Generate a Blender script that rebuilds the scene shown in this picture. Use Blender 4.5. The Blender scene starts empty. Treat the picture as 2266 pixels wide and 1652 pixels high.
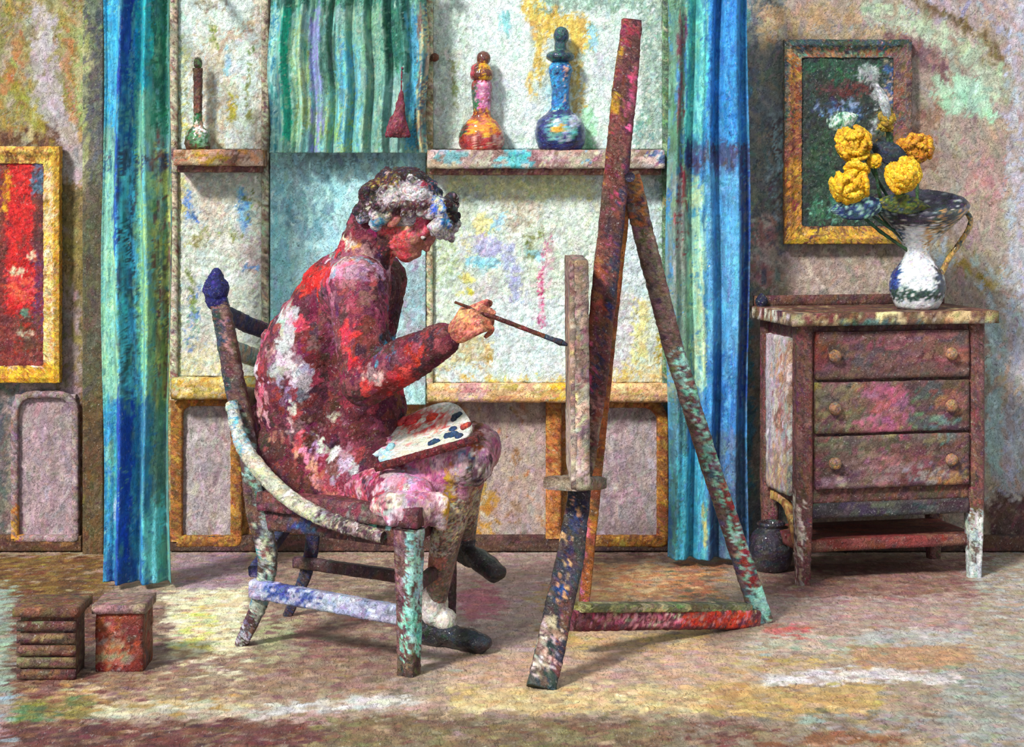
import bpy, bmesh, math, random
import numpy as np
from mathutils import Vector, Matrix, kdtree
SC = bpy.context.scene; COL = SC.collection
PI = math.pi
# ------------------------------------------------------------------ camera, light, exposure
F = 4000.0; CX = 1133.0; HZ = 420.0; CH = 1.25          # focal length (px), horizon row, eye height
cam = bpy.data.objects.new('camera', bpy.data.cameras.new('camera')); COL.objects.link(cam)
cam.location = (0, 0, CH); cam.rotation_euler = (PI/2, 0, 0)
cam.data.sensor_width = 36; cam.data.lens = F/2266*36; cam.data.shift_y = -(826-HZ)/2266
cam.data.clip_end = 60
SC.camera = cam
SC.view_settings.view_transform = 'Standard'; SC.view_settings.look = 'None'
SC.view_settings.gamma = 1; SC.view_settings.use_curve_mapping = False
SC.view_settings.exposure = 0.50
w = bpy.data.worlds.new('world'); SC.world = w; w.use_nodes = True
w.node_tree.nodes['Background'].inputs[0].default_value = (0.93, 0.97, 1.0, 1)
w.node_tree.nodes['Background'].inputs[1].default_value = 0.60
def sun(name, energy, angle, d, color):
    l = bpy.data.lights.new(name, 'SUN'); l.energy = energy; l.angle = math.radians(angle); l.color = color
    o = bpy.data.objects.new(name, l); COL.objects.link(o)
    o.rotation_euler = Vector(d).to_track_quat('-Z', 'Y').to_euler(); o.location = (-2, 1, 3); return o
sun('studio_light', 3.6, 9, (0.52, 0.70, -0.68), (1.0, 0.97, 0.92))

# ------------------------------------------------------------------ helpers
def P(px, py, Y): return np.array([(px-CX)*Y/F, Y, CH-(py-HZ)*Y/F])
def V(px, py, Y): return Vector(P(px, py, Y))
def lin(c):
    c = np.asarray(c, float)
    return np.where(c <= 0.04045, c/12.92, ((c+0.055)/1.055)**2.4)
def hx(s): return np.array([int(s[i:i+2], 16) for i in (0, 2, 4)])/255.0
def sst(x): x = np.clip(x, 0, 1); return x*x*(3-2*x)
def seg_dist(px, py, pts):
    d = np.full(px.shape, 1e9)
    for (ax, ay), (bx, by) in zip(pts[:-1], pts[1:]):
        vx, vy = bx-ax, by-ay; L = vx*vx+vy*vy+1e-9
        t = np.clip(((px-ax)*vx+(py-ay)*vy)/L, 0, 1)
        d = np.minimum(d, np.hypot(px-ax-t*vx, py-ay-t*vy))
    return d
def evalL(lay, px, py, rng):
    """lay = (base hex, [(kind, geometry, colour(s), feather, prob)]) -> srgb rows; colours mix as separate dabs"""
    px = np.clip(px, 0, 2266); py = np.clip(py, 0, 1652)
    n = px.shape[0]; base = lay[0].split(); B = np.array([hx(b) for b in base])
    out = B[rng.integers(0, len(B), n)]
    for it in lay[1]:
        k, g, c = it[0], it[1], it[2]; f = it[3] if len(it) > 3 else 12; p = it[4] if len(it) > 4 else 0.92
        if k == 'r':
            sd = np.maximum(np.maximum(g[0]-px, px-g[2]), np.maximum(g[1]-py, py-g[3]))
        elif k == 'e':
            q = np.hypot((px-g[0])/g[2], (py-g[1])/g[3]); sd = (q-1)*min(g[2], g[3])
        else:
            sd = seg_dist(px, py, g[0])-g[1]/2
        wt = sst(0.5-sd/(2*f))*p
        m = rng.random(n) < wt
        C = np.array([hx(b) for b in c.split()])
        out[m] = C[rng.integers(0, len(C), m.sum())]
    return out
def jitter(c, rng, j):
    n = c.shape[0]
    v = 1+rng.normal(0, j, (n, 1)); h = rng.normal(0, j*0.35, (n, 3))
    return np.clip(c*v+h, 0.01, 0.97)

# ------------------------------------------------------------------ materials
MATS = {}
def impasto(name, speck=0.6, bump=0.7, rough=0.55, scale=150, str_=(1, 1, 1), coat=0.0, metal=0.0):
    if name in MATS: return MATS[name]
    m = bpy.data.materials.new(name); m.use_nodes = True; nt = m.node_tree; N = nt.nodes; L = nt.links
    bs = N['Principled BSDF']; bs.inputs['Roughness'].default_value = rough; bs.inputs['Metallic'].default_value = metal
    bs.inputs['Specular IOR Level'].default_value = 0.35; bs.inputs['Coat Weight'].default_value = coat
    at = N.new('ShaderNodeAttribute'); at.attribute_name = 'Col'
    tc = N.new('ShaderNodeTexCoord'); mp = N.new('ShaderNodeMapping'); mp.inputs['Scale'].default_value = str_
    L.new(tc.outputs['Object'], mp.inputs['Vector'])
    def noise(s, d, r, dist=0):
        n = N.new('ShaderNodeTexNoise'); n.inputs['Scale'].default_value = s; n.inputs['Detail'].default_value = d
        n.inputs['Roughness'].default_value = r; n.inputs['Distortion'].default_value = dist
        L.new(mp.outputs[0], n.inputs['Vector']); return n
    n1 = noise(scale, 5, 0.68, 0.6); n2 = noise(scale*0.27, 3, 0.6)
    def ramp(src, a, b, lo=0.0, hi=1.0):
        r = N.new('ShaderNodeMapRange'); r.inputs[1].default_value = a; r.inputs[2].default_value = b
        r.inputs[3].default_value = lo; r.inputs[4].default_value = hi; L.new(src, r.inputs[0]); return r.outputs[0]
    def mul(c, f):
        x = N.new('ShaderNodeVectorMath'); x.operation = 'SCALE'; L.new(c, x.inputs[0])
        if isinstance(f, float): x.inputs['Scale'].default_value = f
        else: L.new(f, x.inputs['Scale'])
        return x.outputs[0]
    def mix(f, a, b):
        x = N.new('ShaderNodeMix'); x.data_type = 'RGBA'; L.new(f, x.inputs[0]); L.new(a, x.inputs[6])
        if isinstance(b, tuple): x.inputs[7].default_value = b
        else: L.new(b, x.inputs[7])
        return x.outputs[2]
    c = mul(at.outputs['Color'], ramp(n2.outputs[0], 0.3, 0.7, 0.8, 1.22))
    c = mix(ramp(n1.outputs[0], 0.44, 0.35, 0.0, speck), c, mul(at.outputs['Color'], 0.22))
    c = mix(ramp(n1.outputs[0], 0.59, 0.72, 0.0, speck*0.6), c, (0.80, 0.80, 0.76, 1))
    n3 = noise(scale*0.30, 4, 0.62, 1.1)
    ab = N.new('ShaderNodeMath'); ab.operation = 'ABSOLUTE'; sb = N.new('ShaderNodeMath'); sb.operation = 'SUBTRACT'; sb.inputs[1].default_value = 0.5
    L.new(n3.outputs[0], sb.inputs[0]); L.new(sb.outputs[0], ab.inputs[0])
    ln = ramp(ab.outputs[0], 0.016, 0.004, 0.0, 1.0); mk = ramp(n2.outputs[0], 0.46, 0.58, 0.0, min(1.0, speck*1.25))
    mm = N.new('ShaderNodeMath'); mm.operation = 'MULTIPLY'; L.new(ln, mm.inputs[0]); L.new(mk, mm.inputs[1])
    c = mix(mm.outputs[0], c, mul(at.outputs['Color'], 0.12))
    L.new(c, bs.inputs['Base Color'])
    b = N.new('ShaderNodeBump'); b.inputs['Strength'].default_value = bump; b.inputs['Distance'].default_value = 0.006
    ed = ramp(n3.outputs[0], 0.485, 0.515, 0.0, 0.42)
    sm = N.new('ShaderNodeMath'); sm.operation = 'ADD'; L.new(ed, sm.inputs[0]); L.new(n1.outputs[0], sm.inputs[1])
    L.new(sm.outputs[0], b.inputs['Height']); L.new(b.outputs[0], bs.inputs['Normal'])
    MATS[name] = m; return m

# ------------------------------------------------------------------ object plumbing
def tag(o, label=None, cat=None, group=None, kind=None):
    if label: o['label'] = label
    if cat: o['category'] = cat
    if group: o['group'] = group
    if kind: o['kind'] = kind
    return o
def empty(name, loc, label=None, cat=None, group=None, kind=None):
    o = bpy.data.objects.new(name, None); COL.objects.link(o); o.location = loc; o.empty_display_size = 0.05
    return tag(o, label, cat, group, kind)
def link(name, verts, faces, cols, mat, parent=None, smooth=True):
    """verts in world space; cols srgb per vertex"""
    me = bpy.data.meshes.new(name)
    verts = np.asarray(verts, np.float64)
    org = np.array(parent_world(parent)) if parent else verts.mean(axis=0)*[1, 1, 0]+[0, 0, verts[:, 2].min()]
    faces = np.asarray(faces)
    if faces.ndim == 2:
        me.vertices.add(len(verts)); me.vertices.foreach_set('co', (verts-org).ravel())
        k = faces.shape[1]; me.loops.add(faces.size); me.polygons.add(len(faces))
        me.loops.foreach_set('vertex_index', faces.ravel().astype(np.int32))
        me.polygons.foreach_set('loop_start', np.arange(0, faces.size, k, dtype=np.int32))
        me.polygons.foreach_set('loop_total', np.full(len(faces), k, dtype=np.int32))
        me.update(calc_edges=True)
    else:
        me.from_pydata((verts-org).tolist(), [], [list(f) for f in faces])
    a = me.color_attributes.new('Col', 'FLOAT_COLOR', 'POINT')
    rgba = np.ones((len(verts), 4)); rgba[:, :3] = lin(cols); a.data.foreach_set('color', rgba.ravel())
    if smooth: me.polygons.foreach_set('use_smooth', np.ones(len(me.polygons), bool))
    me.materials.append(mat); me.validate()
    o = bpy.data.objects.new(name, me); COL.objects.link(o)
    if parent: o.parent = parent
    else: o.location = org
    return o
def parent_world(p):
    v = Vector((0, 0, 0)); M = Matrix()
    while p: v += Vector(p.location); p = p.parent
    return v

# ---- brush-stroke painter on a raster: colour + relief
def paint(wm, hm, res, topx, lay, passes, seed, jit=0.07):
    rng = np.random.default_rng(seed)
    W = max(4, int(wm/res)+1); H = max(4, int(hm/res)+1)
    px, py = topx(np.full(1, .5), np.full(1, .5))
    col = np.zeros((H, W, 3)); hgt = np.zeros((H, W))
    gu, gv = np.meshgrid(np.linspace(0, 1, W), np.linspace(0, 1, H))
    qx, qy = topx(gu.ravel(), gv.ravel())
    col[:] = jitter(evalL(lay, qx, qy, rng), rng, 0.02).reshape(H, W, 3)
    for (dens, ln, wd, ang, aj, al, rel) in passes:
        n = int(dens*wm*hm)+3
        u = rng.random(n); v = rng.random(n); qx, qy = topx(u, v)
        cc = jitter(evalL(lay, qx, qy, rng), rng, jit)
        A = np.radians(ang+rng.normal(0, aj, n)); LL = ln*rng.uniform(.6, 1.3, n)/res/2; WW = wd*rng.uniform(.6, 1.3, n)/res/2
        cu = u*(W-1); cv = v*(H-1)
        for i in range(n):
            R = int(max(LL[i], WW[i])+2); x0 = max(0, int(cu[i])-R); x1 = min(W, int(cu[i])+R+1); y0 = max(0, int(cv[i])-R); y1 = min(H, int(cv[i])+R+1)
            if x1 <= x0 or y1 <= y0: continue
            X = np.arange(x0, x1)[None, :]-cu[i]; Yy = np.arange(y0, y1)[:, None]-cv[i]
            ca, sa = math.cos(A[i]), math.sin(A[i])
            a = (X*ca+Yy*sa)/LL[i]; b = (-X*sa+Yy*ca)/max(WW[i], .8)
            br = rng.random(16); bi = np.clip(((b+1)*7.5), 0, 15).astype(int); bb = br[bi]
            e = np.maximum(np.abs(a)*(0.85+0.3*bb), np.abs(b))
            m = np.clip((1.0-e)*3, 0, 1)*al*(0.65+0.35*bb)
            s = col[y0:y1, x0:x1]; s += (cc[i]*(0.95+0.1*bb[..., None])-s)*m[..., None]
            h = hgt[y0:y1, x0:x1]; h += (rel*(0.35+0.65*bb+0.6*(e > .75))-h*0.6)*m
    return col, hgt
def grid_faces(H, W, off=0):
    i = np.arange(H-1)[:, None]*W+np.arange(W-1)[None, :]; i = i.ravel()+off
    return np.stack([i, i+1, i+W+1, i+W], 1)
def surface(name, wm, hm, res, pos, topx, lay, passes, seed, mat, parent=None, thick=0.02, nrm=(0, -1, 0), jit=.07, extra=None):
    """painted sheet with thickness. pos(u,v)->(N,3); v runs downward"""
    col, hgt = paint(wm, hm, res, topx, lay, passes, seed, jit)
    H, W = hgt.shape
    gu, gv = np.meshgrid(np.linspace(0, 1, W), np.linspace(0, 1, H))
    p = pos(gu.ravel(), gv.ravel()); n = np.array(nrm, float)
    f = p+n*hgt.ravel()[:, None]
    back = p-n*thick
    nv = H*W
    fa = grid_faces(H, W)[:, ::-1]
    # skirt and coarse back
    ring = np.concatenate([np.arange(W), np.arange(1, H)*W+W-1, (H-1)*W+np.arange(W-2, -1, -1), np.arange(H-2, 0, -1)*W])
    r2 = np.roll(ring, -1); bi = nv+np.arange(len(ring)); b2 = np.roll(bi, -1)
    sk = np.stack([ring, r2, b2, bi], 1)
    verts = np.vstack([f, back[ring]]); cols = np.vstack([col.reshape(-1, 3), col.reshape(-1, 3)[ring]*0.9])
    return link(name, verts, np.vstack([fa, sk]), cols, mat, parent)
def flat(name, px0, py0, px1, py1, Y, lay, seed, mat, parent=None, thick=0.02, ang=90, res=0.0045, aj=18, dens=1.0, rel=.003, jit=.07, fine=False):
    wm = (px1-px0)*Y/F; hm = (py1-py0)*Y/F
    topx = lambda u, v: (px0+u*(px1-px0), py0+v*(py1-py0))
    def pos(u, v):
        a, b = topx(u, v); return np.stack([(a-CX)*Y/F, np.full_like(a, Y), CH-(b-HZ)*Y/F], 1)
    ps = [(380*dens, .13, .045, ang, aj, .9, rel), (1500*dens, .06, .018, ang, aj*1.8, .85, rel*.9), (1500*dens, .028, .010, ang, 60, .8, rel*.7)]
    if fine: ps = [(700, .075, .035, ang, aj, .9, rel), (2600, .038, .016, ang, aj*1.6, .9, rel), (5000, .018, .009, ang, 60, .85, rel*.8)]
    return surface(name, wm, hm, res, pos, topx, lay, ps, seed, mat, parent, thick, jit=jit)

# ---- dab colouring for 3-D shapes
def dabs(verts, lay, size, rng, stretch=(1, 1, 1), jit=.09, rel=0.0, wob=.35):
    verts = np.asarray(verts); st = np.array(stretch)
    q = verts/size/st
    ph = rng.random(9)*6
    q = q+wob*np.stack([np.sin(q[:, 1]*5+ph[0])+np.sin(q[:, 2]*9+ph[3]), np.sin(q[:, 2]*5+ph[1])+np.sin(q[:, 0]*9+ph[4]), np.sin(q[:, 0]*5+ph[2])+np.sin(q[:, 1]*9+ph[5])], 1)*.5
    # jittered-lattice Voronoi
    base = np.floor(q); best = np.full(len(q), 1e9); cid = np.zeros((len(q), 3))
    def h(c, k):
        s = np.sin(c[:, 0]*127.1+c[:, 1]*311.7+c[:, 2]*74.7+k*19.19)*43758.5453; return s-np.floor(s)
    cp = np.zeros_like(q)
    for dx in (-1, 0, 1):
        for dy in (-1, 0, 1):
            for dz in (-1, 0, 1):
                c = base+[dx, dy, dz]; pt = c+np.stack([h(c, 1), h(c, 2), h(c, 3)], 1)
                d = ((pt-q)**2).sum(1); m = d < best; best[m] = d[m]; cid[m] = c[m]; cp[m] = pt[m]
    key = (cid[:, 0]*73856093+cid[:, 1]*19349663+cid[:, 2]*83492791).astype(np.int64)
    uk, idx, inv = np.unique(key, return_index=True, return_inverse=True); inv = inv.ravel()
    cw = cp[idx]*size*st
    # keep dab centre close to the surface sample so that the layout is read where it lies
    cw = verts[idx]*.5+cw*.5
    px = CX+cw[:, 0]*F/cw[:, 1]; py = HZ+(CH-cw[:, 2])*F/cw[:, 1]
    cc = jitter(evalL(lay, px, py, rng), rng, jit)
    hh = rng.random(len(uk))*rel
    return cc[inv], (hh[inv]+rel*.5*(1-np.clip(best, 0, 1)))
FINE = 1.0
def dab2(verts, lay, size, rng, stretch=(1, 1, 1), jit=.09, rel=0.0):
    c1, h1 = dabs(verts, lay, size*.8, rng, stretch, jit, rel)
    c2, h2 = dabs(verts, lay, size*.36, rng, stretch, jit, rel)
    a3, _ = dabs(verts, ('000000 101010 808080 c0c0c0 ffffff', []), size*.3, rng, stretch, 0)
    a = np.clip(a3[:, :1], .08, .92)*FINE
    return c1*(1-a)+c2*a, h1*.6+h2*.6
def add(name, verts, faces, lay, mat, parent=None, size=.03, stretch=(1, 1, 1), seed=1, jit=.09, rel=.002, normals=None, smooth=True):
    rng = np.random.default_rng(seed); verts = np.asarray(verts, float)
    if isinstance(lay, str): lay = (lay, [])
    c, h = dab2(verts, lay, size, rng, stretch, jit, rel)
    if rel > 0:
        faces_a = np.asarray(faces)
        n = np.zeros_like(verts)
        a, b, cc2 = verts[faces_a[:, 0]], verts[faces_a[:, 1]], verts[faces_a[:, 2]]
        fn = np.cross(b-a, cc2-a)
        for k in range(faces_a.shape[1]): np.add.at(n, faces_a[:, k], fn)
        n /= (np.linalg.norm(n, axis=1, keepdims=True)+1e-12)
        verts = verts+n*h[:, None]
    return link(name, verts, faces, c, mat, parent, smooth)
def merge(*parts):
    vs, fs, o = [], [], 0
    for v, f in parts: vs.append(v); fs.append(np.asarray(f)+o); o += len(v)
    return np.vstack(vs), np.vstack(fs)
def resample(path, step):
    path = np.asarray(path, float); d = np.r_[0, np.cumsum(np.linalg.norm(np.diff(path, axis=0), axis=1))]
    n = max(2, int(d[-1]/step)+1); t = np.linspace(0, d[-1], n)
    return np.stack([np.interp(t, d, path[:, k]) for k in range(path.shape[1])], 1)
def smooth_path(path, n=12):
    path = np.asarray(path, float); m = len(path)
    if m < 3: return path
    pp = np.vstack([2*path[0]-path[1], path, 2*path[-1]-path[-2]]); out = []
    for i in range(m-1):
        p0, p1, p2, p3 = pp[i:i+4]
        for t in np.linspace(0, 1, n, endpoint=False):
            out.append(.5*((2*p1)+(-p0+p2)*t+(2*p0-5*p1+4*p2-p3)*t*t+(-p0+3*p1-3*p2+p3)*t**3))
    out.append(path[-1]); return np.array(out)
def section(kind, a, b, n):
    """closed cross-section, widths a (side) x b (up)"""
    if kind == 'rect':
        per = []; k = max(1, int(n/4)); r = .12
        cs = [(-1, -1), (1, -1), (1, 1), (-1, 1)]
        for i in range(4):
            p, q = np.array(cs[i], float), np.array(cs[(i+1) % 4], float)
            for t in np.linspace(r, 1-r, k): per.append(p+(q-p)*t)
        return np.array(per)*[a/2, b/2]
    t = np.linspace(0, 2*PI, n, endpoint=False); return np.stack([np.cos(t)*a/2, np.sin(t)*b/2], 1)
def sweep(path, a, b, kind='rect', step=.008, up=(0, 0, 1), taper=None, n=None, closed=False):
    """path of points (N,3); a,b = widths along side and up axes; taper = list of scale factors along the path"""
    path = np.asarray(path, float)
    if taper is not None: path = np.hstack([path, np.asarray(taper, float)[:, None]])
    rs = resample(path, step); tp = rs[:, 3] if taper is not None else np.ones(len(rs)); rs = rs[:, :3]
    if n is None: n = max(12, int(2*(a+b)/step))
    S = section(kind, a, b, n); n = len(S)
    T = np.gradient(rs, axis=0)
    if closed: T[0] = T[-1] = rs[1]-rs[-2]
    T /= np.linalg.norm(T, axis=1, keepdims=True)+1e-12
    up = np.array(up, float); vs = []
    for i in range(len(rs)):
        s = np.cross(T[i], up); s /= np.linalg.norm(s)+1e-9; u = np.cross(s, T[i])
        vs.append(rs[i]+(S[:, :1]*s+S[:, 1:]*u)*tp[i])
    vs = np.vstack(vs); m = len(rs)
    i = np.arange(m-1)[:, None]*n+np.arange(n)[None, :]; j = np.arange(m-1)[:, None]*n+((np.arange(n)+1) % n)[None, :]
    fa = np.stack([i.ravel(), i.ravel()+n, j.ravel()+n, j.ravel()], 1)
    # caps as quads collapsing on a centre
    c0 = len(vs); vs = np.vstack([vs, rs[0], rs[-1]])
    k = np.arange(n); k2 = (k+1) % n
    ca = np.stack([np.full(n, c0), k2, k, k], 1); cb = np.stack([np.full(n, c0+1), k+(m-1)*n, k2+(m-1)*n, k2+(m-1)*n], 1)
    return vs, fa, np.vstack([ca, cb])
def bar(name, path, a, b, lay, mat, parent=None, kind='rect', step=.008, up=(0, 0, 1), taper=None, size=.03, seed=1, smoothp=False, jit=.1, rel=.002, stretch=(1, 1, 1)):
    if smoothp:
        if taper is not None:
            q = smooth_path(np.hstack([np.asarray(path, float), np.asarray(taper)[:, None]])); path, taper = q[:, :3], q[:, 3]
        else: path = smooth_path(path)
    v, fa, cp = sweep(path, a, b, kind, step, up, taper)
    return addq(name, v, fa, cp, lay, mat, parent, size, stretch, seed, jit, rel)
def addq(name, v, fa, caps, lay, mat, parent=None, size=.03, stretch=(1, 1, 1), seed=1, jit=.1, rel=.002, smooth=True):
    """quads fa + triangle caps (given as degenerate quads)"""
    rng = np.random.default_rng(seed)
    if isinstance(lay, str): lay = (lay, [])
    c, h = dab2(v, lay, size, rng, stretch, jit, rel)
    n = np.zeros_like(v); fn = np.cross(v[fa[:, 1]]-v[fa[:, 0]], v[fa[:, 2]]-v[fa[:, 0]])
    for k in range(4): np.add.at(n, fa[:, k], fn)
    n /= np.linalg.norm(n, axis=1, keepdims=True)+1e-12
    v = v+n*h[:, None]
    faces = np.empty(len(fa)+len(caps), object)
    for i, f in enumerate(fa): faces[i] = [int(q) for q in f]
    for i, f in enumerate(caps): faces[len(fa)+i] = [int(q) for q in f[:3]]
    return link(name, v, faces, c, mat, parent, smooth)
def box_np(o, ux, uy, uz, step=.012):
    """box from corner o with edge vectors ux,uy,uz, gridded"""
    o, ux, uy, uz = [np.array(q, float) for q in (o, ux, uy, uz)]
    V_, F_, off = [], [], 0
    def face(c, a, b):
        nonlocal off
        na = max(2, int(np.linalg.norm(a)/step)+1); nb = max(2, int(np.linalg.norm(b)/step)+1)
        gu, gv = np.meshgrid(np.linspace(0, 1, na), np.linspace(0, 1, nb))
        V_.append(c+gu.ravel()[:, None]*a+gv.ravel()[:, None]*b); F_.append(grid_faces(nb, na, off)); off += na*nb
    face(o, ux, uz); face(o+uy+ux, -ux, uz); face(o+uy, -uy, uz); face(o+ux, uy, uz); face(o+uz, ux, uy); face(o+uy, ux, -uy)
    V_ = np.vstack(V_); F_ = np.vstack(F_)
    # weld duplicates
    key = np.round(V_*20000).astype(np.int64); _, ix, inv = np.unique(key, axis=0, return_index=True, return_inverse=True)
    return V_[ix], inv.ravel()[F_]
def box(name, o, ux, uy, uz, lay, mat, parent=None, step=.01, size=.035, seed=1, jit=.1, rel=.0015, stretch=(1, 1, 1)):
    v, f = box_np(o, ux, uy, uz, step)
    return add(name, v, f, lay, mat, parent, size, stretch, seed, jit, rel, smooth=True)
def lathe_np(prof, c, n=40, step=.006, tilt=None):
    prof = resample(smooth_path(prof, 8), step); t = np.linspace(0, 2*PI, n, endpoint=False)
    vs = []
    for r, z in prof:
        ring = np.stack([np.cos(t)*r, np.sin(t)*r, np.full(n, z)], 1)
        if tilt: ring = tilt(ring, r, z)
        vs.append(ring+np.array(c))
    vs = np.vstack(vs); m = len(prof)
    i = np.arange(m-1)[:, None]*n+np.arange(n)[None, :]; j = np.arange(m-1)[:, None]*n+((np.arange(n)+1) % n)[None, :]
    return vs, np.stack([i.ravel(), j.ravel(), j.ravel()+n, i.ravel()+n], 1)
# ---- blobs joined into one continuous skin
def ico(sub=2):
    bm = bmesh.new(); bmesh.ops.create_icosphere(bm, subdivisions=sub, radius=1.0)
    v = np.array([q.co[:] for q in bm.verts]); f = np.array([[q.index for q in t.verts] for t in bm.faces]); bm.free(); return v, f
ICO = ico(2)
class Blob:
    def __init__(s): s.v = []; s.f = []; s.o = 0
    def ell(s, c, M):
        v = ICO[0]@np.asarray(M).T+np.asarray(c); s.v.append(v); s.f.append(ICO[1]+s.o); s.o += len(v)
    def ball(s, c, r): s.ell(c, np.eye(3)*r)
    def limb(s, pts, rad, flat=None):
        pts = np.array(pts, float); q = np.hstack([pts, np.array(rad, float)[:, None]])
        st = min(rad)*.45; q = resample(q, max(st, .004))
        for r in q: s.ball(r[:3], r[3])
    def skin(s, voxel, smooth=6, fac=.5):
        me = bpy.data.meshes.new('tmp'); v = np.vstack(s.v); f = np.vstack(s.f)
        me.from_pydata(v.tolist(), [], f.tolist()); o = bpy.data.objects.new('tmp', me); COL.objects.link(o)
        m = o.modifiers.new('r', 'REMESH'); m.mode = 'VOXEL'; m.voxel_size = voxel; m.adaptivity = 0
        m = o.modifiers.new('s', 'SMOOTH'); m.iterations = smooth; m.factor = fac
        dg = bpy.context.evaluated_depsgraph_get(); dg.update(); e = o.evaluated_get(dg); mm = bpy.data.meshes.new_from_object(e)
        n = len(mm.vertices); vv = np.empty(n*3); mm.vertices.foreach_get('co', vv); vv = vv.reshape(-1, 3)
        lt = np.empty(len(mm.polygons), np.int32); mm.polygons.foreach_get('loop_total', lt)
        li = np.empty(len(mm.loops), np.int32); mm.loops.foreach_get('vertex_index', li)
        ff = li.reshape(-1, 4) if (lt == 4).all() else None
        if ff is None:
            ff = np.array([list(p.vertices)+([p.vertices[2]] if len(p.vertices) == 3 else []) for p in mm.polygons])
        bpy.data.objects.remove(o); bpy.data.meshes.remove(mm); bpy.data.meshes.remove(me)
        return vv, ff
# ------------------------------------------------------------------ the room
YW = 6.25
M_wall = impasto('thick_wall_paint', .6, .8, .7, 150, (1, 1, .8))
M_floor = impasto('floor_paint', .55, .8, .6, 130, (1, .35, 1))
M_cloth = impasto('painted_cloth', .5, .7, .75, 140, (1.3, 1.3, .5))
M_pane = impasto('frosted_pane_paint', .36, .8, .4, 140, (1, 1, .8), coat=.2)
M_wood = impasto('painted_wood', .75, .8, .5, 150, (1, 1, 1))
M_wool = impasto('knitted_wool', .8, .9, .8, 170)
M_skin = impasto('skin_paint', .5, .6, .6, 150)
M_glaze = impasto('glazed_ceramic', .5, .6, .22, 150, coat=.5)
M_petal = impasto('petal_paint', .35, .8, .5, 130)
M_leather = impasto('shoe_leather', .6, .7, .4, 150, coat=.2)

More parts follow.
